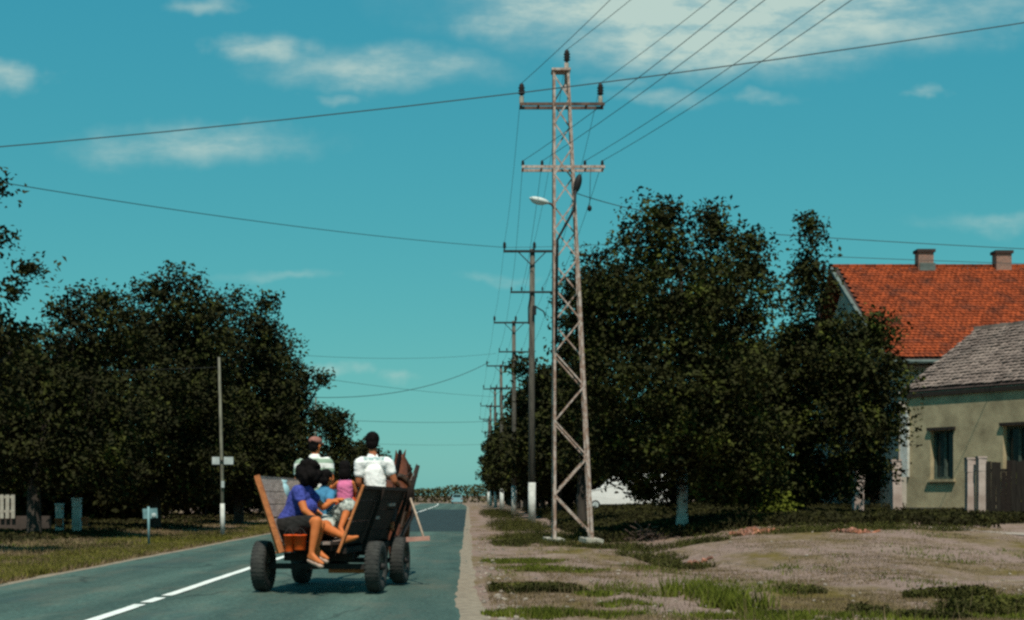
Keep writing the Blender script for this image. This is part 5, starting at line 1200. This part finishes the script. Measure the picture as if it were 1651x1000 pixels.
# --- little girl in pink
D = 20.05
pel, ch_, nk = P(557, 812, D), P(556, 786, D), P(556, 774, D); base = pel + V3((0, 0, -.1))
b = MB(); limb(b, [pel, ch_, nk], [.095, .095, .035]); hd = P(556, 757, D + .01); fr = head(b, hd, V3((-.15, 1, -.1)), .88); b.capsule(nk, .036, hd + V3((0, 0, -.05)), .04)
ls, le, lw = P(545, 779, D), P(536, 787, D + .08), P(527, 780, D + .16); limb(b, [ch_ + V3((0, 0, .05)), ls, le, lw], [.05, .035, .03, .022]); hand(b, lw, V3((-.7, .5, .3)), V3((0, 0, 1)), .7, .5)
rs, re, rw = P(568, 779, D), P(573, 793, D + .05), P(570, 801, D + .2); limb(b, [ch_ + V3((0, 0, .05)), rs, re, rw], [.05, .035, .03, .022]); hand(b, rw, V3((0, .9, -.2)), V3((0, 0, 1)), .7, .5)
for s_ in (-1, 1):
    kk = pel + V3((s_ * .07 + .05, .3, .0)); an = kk + V3((0, .08, -.26)); limb(b, [pel + V3((s_ * .06, .03, 0)), kk, an], [.075, .05, .032]); foot(b, an, V3((0, 1, -.2)), .75)
girl = organic('person', b, SKIN, base, .011, 4); tag(girl, 'small child in pink top and orange red skirt, seen from behind beside the driver', 'person', 'riders on the cart'); eyes(girl, fr, .88); hair_cap(girl, fr, .96, lambda q: q.ell(hd + V3((0, -.05, -.05)), (.085, .06, .1)))
b = MB(); limb(b, [pel.lerp(ch_, .1), ch_, ch_.lerp(nk, .55)], [.105, .11, .085]); b.capsule(ls + V3((.02, 0, 0)), .035, rs + V3((-.02, 0, 0)), .035); organic('top', b, clothmat('pink_top', (.75, .2, .36), (.6, .14, .28)), base, .011, 4, girl)
b = MB(); b.ell(pel + V3((0, .02, -.0)), (.135, .13, .1)); limb(b, [pel + V3((-.06, .03, 0)), pel + V3((-.03, .22, 0))], [.1, .085]); limb(b, [pel + V3((.06, .03, 0)), pel + V3((.1, .22, 0))], [.1, .085]); organic('skirt', b, clothmat('red_orange_skirt', (.55, .075, .015), (.42, .05, .01)), base, .011, 4, girl)

# --- driver in white shirt
D = 20.68
pel, ch_, nk = P(606, 802, D), P(604, 762, D + .07), P(601, 734, D + .13); base = pel + V3((0, 0, -.13))
b = MB(); limb(b, [pel, pel.lerp(ch_, .5), ch_, nk], [.14, .125, .14, .06]); b.capsule(P(588, 752, D + .09), .09, P(618, 752, D + .09), .09); hd = P(600.5, 712, D + .16); fr = head(b, hd, V3((.12, 1, -.02)), 1.04); b.capsule(nk, .058, hd + V3((0, 0, -.05)), .056)
ls, le, lw = P(580, 748, D), P(578, 778, D - .02), P(588, 789, D + .26); limb(b, [ch_ + V3((0, 0, .08)), ls, le, lw], [.09, .06, .045, .032]); hand(b, lw, V3((.3, .9, 0)), V3((0, 0, 1)), 1., .9)
rs, re, rw = P(626, 748, D), P(636, 776, D - .02), P(642, 782, D + .3); limb(b, [ch_ + V3((0, 0, .08)), rs, re, rw], [.09, .06, .047, .033]); hand(b, rw, V3((-.1, .9, 0)), V3((0, 0, 1)), 1., .9, -1)
for s_ in (-1, 1):
    kk = pel + V3((s_ * .13 + .06, .43, .03)); an = kk + V3((0, .1, -.42)); limb(b, [pel + V3((s_ * .09, .02, 0)), kk, kk.lerp(an, .3), an], [.1, .07, .065, .04]); foot(b, an, V3((0.1, 1, -.1)))
drv = organic('person', b, SKIND, base, .012, 4); tag(drv, 'driver with short black hair in a white T-shirt, seen from behind holding the reins', 'person', 'riders on the cart'); eyes(drv, fr, 1.04); hair_cap(drv, fr, 1.1, lambda q: q.ell(hd + V3((0, -.035, .0)), (.088, .075, .125)))
def shirt_print():
    m = bpy.data.materials.new('white_shirt_print'); m.use_nodes = True; t = m.node_tree; bs = t.nodes['Principled BSDF']; bs.inputs['Roughness'].default_value = .9
    tcn = t.nodes.new('ShaderNodeTexCoord'); sp = t.nodes.new('ShaderNodeSeparateXYZ'); t.links.new(tcn.outputs['Object'], sp.inputs[0])
    c = P(604, 740, D) - base
    def rng_(o, lo, hi, s=.006):
        outs = []
        for e, sgn in ((lo, 1), (hi, -1)):
            mr = t.nodes.new('ShaderNodeMapRange'); mr.inputs[1].default_value = e - s * sgn; mr.inputs[2].default_value = e + s * sgn; t.links.new(o, mr.inputs[0]); outs.append(mr.outputs[0])
        mu = t.nodes.new('ShaderNodeMath'); mu.operation = 'MULTIPLY'; t.links.new(outs[0], mu.inputs[0]); t.links.new(outs[1], mu.inputs[1]); return mu.outputs[0]
    def mul(a, b_): mu = t.nodes.new('ShaderNodeMath'); mu.operation = 'MULTIPLY'; t.links.new(a, mu.inputs[0]); t.links.new(b_, mu.inputs[1]); return mu.outputs[0]
    box = mul(rng_(sp.outputs[0], c.x - .155, c.x + .135), rng_(sp.outputs[2], c.z - .02, c.z + .026))
    wv_ = t.nodes.new('ShaderNodeTexVoronoi'); wv_.inputs['Scale'].default_value = 42; t.links.new(tcn.outputs['Object'], wv_.inputs['Vector'])
    lt = t.nodes.new('ShaderNodeMapRange'); lt.inputs[1].default_value = .3; lt.inputs[2].default_value = .45; t.links.new(wv_.outputs['Distance'], lt.inputs[0])
    msk = mul(box, lt.outputs[0])
    nz = t.nodes.new('ShaderNodeTexNoise'); nz.inputs['Scale'].default_value = 7; t.links.new(tcn.outputs['Object'], nz.inputs['Vector'])
    r = t.nodes.new('ShaderNodeValToRGB'); r.color_ramp.elements[0].color = (.74, .74, .71, 1); r.color_ramp.elements[1].color = (.86, .85, .81, 1); t.links.new(nz.outputs[0], r.inputs[0])
    mx = t.nodes.new('ShaderNodeMix'); mx.data_type = 'RGBA'; t.links.new(msk, mx.inputs[0]); t.links.new(r.outputs[0], mx.inputs[6]); mx.inputs[7].default_value = (.2, .32, .31, 1)
    t.links.new(mx.outputs[2], bs.inputs['Base Color'])
    n2 = t.nodes.new('ShaderNodeTexNoise'); n2.inputs['Scale'].default_value = 9; n2.inputs['Detail'].default_value = 3; t.links.new(tcn.outputs['Object'], n2.inputs['Vector'])
    bp = t.nodes.new('ShaderNodeBump'); bp.inputs['Strength'].default_value = .5; bp.inputs['Distance'].default_value = .05; t.links.new(n2.outputs[0], bp.inputs['Height']); t.links.new(bp.outputs[0], bs.inputs['Normal'])
    return m
b = MB(); limb(b, [pel + V3((0, 0, -.03)), pel.lerp(ch_, .5), ch_, nk + V3((0, 0, -.05))], [.165, .155, .165, .09]); b.capsule(P(584, 748, D + .06), .1, P(622, 748, D + .06), .1); limb(b, [ls + V3((.03, 0, 0)), ls, ls.lerp(le, .5)], [.09, .082, .074]); limb(b, [rs + V3((-.03, 0, 0)), rs, rs.lerp(re, .45)], [.09, .08, .072])
organic('shirt', b, shirt_print(), base, .012, 5, drv)
b = MB()
for s_ in (-1, 1): limb(b, [pel + V3((s_ * .09, .02, 0)), pel + V3((s_ * .13 + .06, .45, .03)), pel + V3((s_ * .13 + .06, .52, -.3))], [.125, .09, .07])
b.ell(pel + V3((0, 0, -.04)), (.18, .17, .12)); organic('trousers', b, clothmat('dark_trousers', (.05, .05, .055), (.03, .03, .033)), base, .014, 4, drv)

# --- man with cap, striped shirt
D = 20.6
pel, ch_, nk = P(517, 801, D), P(508, 762, D), P(507, 733, D); base = pel + V3((0, 0, -.13))
b = MB(); limb(b, [pel, pel.lerp(ch_, .5), ch_, nk], [.13, .12, .13, .055]); hd = P(508, 718.5, D + .02); fr = head(b, hd, V3((.45, .9, -.1)), .98); b.capsule(nk, .052, hd + V3((0, 0, -.05)), .052)
ls, le, lw = P(485, 751, D), P(478, 780, D + .02), P(490, 792, D + .25); limb(b, [ch_ + V3((0, 0, .08)), ls, le, lw], [.09, .058, .045, .032]); hand(b, lw, V3((.4, .9, 0)), V3((0, 0, 1)), 1., .7)
rs, re, rw = P(527, 748, D), P(534, 773, D - .03), P(531, 789, D + .2); limb(b, [ch_ + V3((0, 0, .08)), rs, re, rw], [.09, .056, .045, .032]); hand(b, rw, V3((0, .9, -.2)), V3((0, 0, 1)), 1., .7)
for s_ in (-1, 1):
    kk = pel + V3((s_ * .13, .43, .03)); an = kk + V3((0, .1, -.42)); limb(b, [pel + V3((s_ * .09, .02, 0)), kk, kk.lerp(an, .3), an], [.1, .07, .065, .04]); foot(b, an, V3((0.1, 1, -.1)))
man = organic('person', b, SKIN, base, .012, 4); tag(man, 'man with a faded red cap and green white striped shirt, seen from behind', 'person', 'riders on the cart'); eyes(man, fr, .98)
def stripes():
    m = bpy.data.materials.new('striped_shirt'); m.use_nodes = True; t = m.node_tree; bs = t.nodes['Principled BSDF']; bs.inputs['Roughness'].default_value = .9
    tcn = t.nodes.new('ShaderNodeTexCoord'); w_ = t.nodes.new('ShaderNodeTexWave'); w_.bands_direction = 'Z'; w_.inputs['Scale'].default_value = 2.4; w_.inputs['Distortion'].default_value = .6; w_.inputs['Phase Offset'].default_value = 1.5
    t.links.new(tcn.outputs['Object'], w_.inputs['Vector']); r = t.nodes.new('ShaderNodeValToRGB'); r.color_ramp.elements[0].position = .42; r.color_ramp.elements[1].position = .58
    r.color_ramp.elements[0].color = (.24, .33, .24, 1); r.color_ramp.elements[1].color = (.8, .8, .74, 1); t.links.new(w_.outputs[0], r.inputs[0]); t.links.new(r.outputs[0], bs.inputs['Base Color']); return m
b = MB(); limb(b, [pel + V3((0, 0, -.02)), pel.lerp(ch_, .5), ch_, nk + V3((0, 0, -.05))], [.15, .142, .155, .085]); b.capsule(P(490, 752, D), .098, P(523, 749, D), .098); limb(b, [ls, ls.lerp(le, .35)], [.098, .084]); limb(b, [rs, rs.lerp(re, .4)], [.094, .082])
organic('shirt', b, stripes(), base, .012, 5, man)
b = MB()
for s_ in (-1, 1): limb(b, [pel + V3((s_ * .09, .02, 0)), pel + V3((s_ * .13, .45, .03)), pel + V3((s_ * .13, .52, -.3))], [.125, .09, .07])
b.ell(pel + V3((0, 0, -.04)), (.17, .17, .12)); organic('trousers', b, clothmat('blue_trousers', (.06, .12, .17), (.04, .08, .12)), base, .014, 4, man)
hair_cap(man, fr, .93)
c, f, sd, upv = fr; e = Matrix((sd, f, upv)).transposed().to_euler(); b = MB(); b.ell(c + upv * .06, (.092, .108, .068), e); b.ell(c + f * .13 + upv * .045, (.062, .07, .014), e)
organic('cap', b, mat('faded_red_cap', (.34, .16, .13), (.22, .09, .07), 12, .9), base, .01, 2, man)

# ------------------------------------------------------------------ horse
HO = K(2.95, .2, 0); HA = CA - R(3.5)
HM = Matrix.Rotation(-HA, 3, 'Z')
def Q(x, y, z): return HO + HM @ V3((x, y, z))
b = MB(); er = HM.to_euler()
b.ell(Q(0, 1.15, 1.1), (.28, .66, .32), er); b.ell(Q(0, .55, 1.16), (.275, .4, .31), er); b.ell(Q(0, 1.72, 1.12), (.235, .34, .35), er); b.ell(Q(0, 1.6, 1.36), (.1, .32, .12), er)
limb(b, [Q(0, 1.85, 1.22), Q(0, 2.1, 1.5), Q(.0, 2.36, 1.74)], [.24, .17, .115]); limb(b, [Q(0, 2.34, 1.8), Q(.06, 2.52, 1.68), Q(.13, 2.76, 1.46)], [.105, .095, .06]); b.capsule(Q(.03, 2.42, 1.66), .085, Q(.07, 2.56, 1.6), .06); b.ell(Q(.14, 2.78, 1.44), (.055, .06, .055), er)
for s_ in (-1, 1):
    b.capsule(Q(s_ * .06, 2.3, 1.86), .03, Q(s_ * .08 + .02, 2.28, 1.97), .014)
    fo = .16 * s_
    limb(b, [Q(s_ * .14, 1.75, 1.0), Q(s_ * .15, 1.74 + fo * .3, .78), Q(s_ * .14, 1.78 + fo, .48), Q(s_ * .14, 1.76 + fo * 1.1, .16), Q(s_ * .14, 1.8 + fo * 1.2, .09)], [.13, .085, .055, .036, .042])
    b.capsule(Q(s_ * .14, 1.81 + fo * 1.2, .06), .05, Q(s_ * .14, 1.83 + fo * 1.2, .035), .055)
    ho = -.14 * s_
    limb(b, [Q(s_ * .13, .5, 1.02), Q(s_ * .16, .66 + ho * .4, .8), Q(s_ * .15, .28 + ho, .52), Q(s_ * .15, .3 + ho * 1.2, .17), Q(s_ * .15, .34 + ho * 1.2, .09)], [.2, .13, .058, .037, .043])
    b.capsule(Q(s_ * .15, .35 + ho * 1.2, .06), .05, Q(s_ * .15, .37 + ho * 1.2, .035), .056)
horse = organic('horse', b, mat('chestnut_coat', (.14, .045, .02), (.075, .024, .012), 4, .55), (HO.x, HO.y, ZR), .018, 5); tag(horse, 'dark chestnut horse in harness pulling the cart, head turned slightly right', 'horse')
b = MB(); limb(b, [Q(0, .2, 1.3), Q(0, .1, 1.1), Q(0, .08, .85), Q(0, .1, .55)], [.05, .07, .075, .03]); organic('tail', b, HAIR, wloc(horse), .016, 3, horse)
b = MB()
for i in range(9):
    t = i / 8; p = Q(0, 1.62 + .7 * t, 1.45 + .43 * t); b.ell(p + V3((.0, 0, .02)), (.035, .08, .08), er)
organic('mane', b, HAIR, wloc(horse), .014, 2, horse)
b = MB(); pts = []
for i in range(17):
    a = 2 * math.pi * i / 16; pts.append(Q(math.cos(a) * .25, 1.9 + .1 * math.sin(a) * -1, 1.24 + math.sin(a) * .31))
b.tube(pts, .045, 8, False); part('collar', b, mat('leather', (.05, .028, .016), (.03, .017, .01), 8, .6), horse, True)
for s_ in (-1, 1):
    b = MB(); b.tube([Q(s_ * .27, 1.85, 1.2), Q(s_ * .31, 1.1, 1.1), Q(s_ * .3, .45, .98), Q(s_ * .3, .0, .75)], .016, 6); part('trace', b, mat('leather', (0, 0, 0)), horse, True)
    b = MB(); b.tube([Q(s_ * .09 + .05, 2.55, 1.62), Q(s_ * .2, 1.7, 1.55), Q(s_ * .15, .3, 1.5), (lw if s_ < 0 else rw) * 0 + (P(589, 789, 20.98) if s_ < 0 else P(642, 782, 21.02))], .009, 5); part('rein', b, mat('leather', (0, 0, 0)), horse, True)
b = MB(); b.tube([Q(-.085, 2.5, 1.78), Q(.06, 2.44, 1.82), Q(.17, 2.56, 1.66), Q(.1, 2.58, 1.55), Q(-.02, 2.58, 1.58), Q(-.085, 2.5, 1.78)], .012, 6, False); part('bridle', b, mat('leather', (0, 0, 0)), horse, True)
for s_ in (-1, 1): b = MB(); b.ell(Q(s_ * .092 + .05, 2.5, 1.72), (.018, .022, .018), er); part('eye', b, EYE, horse, True)
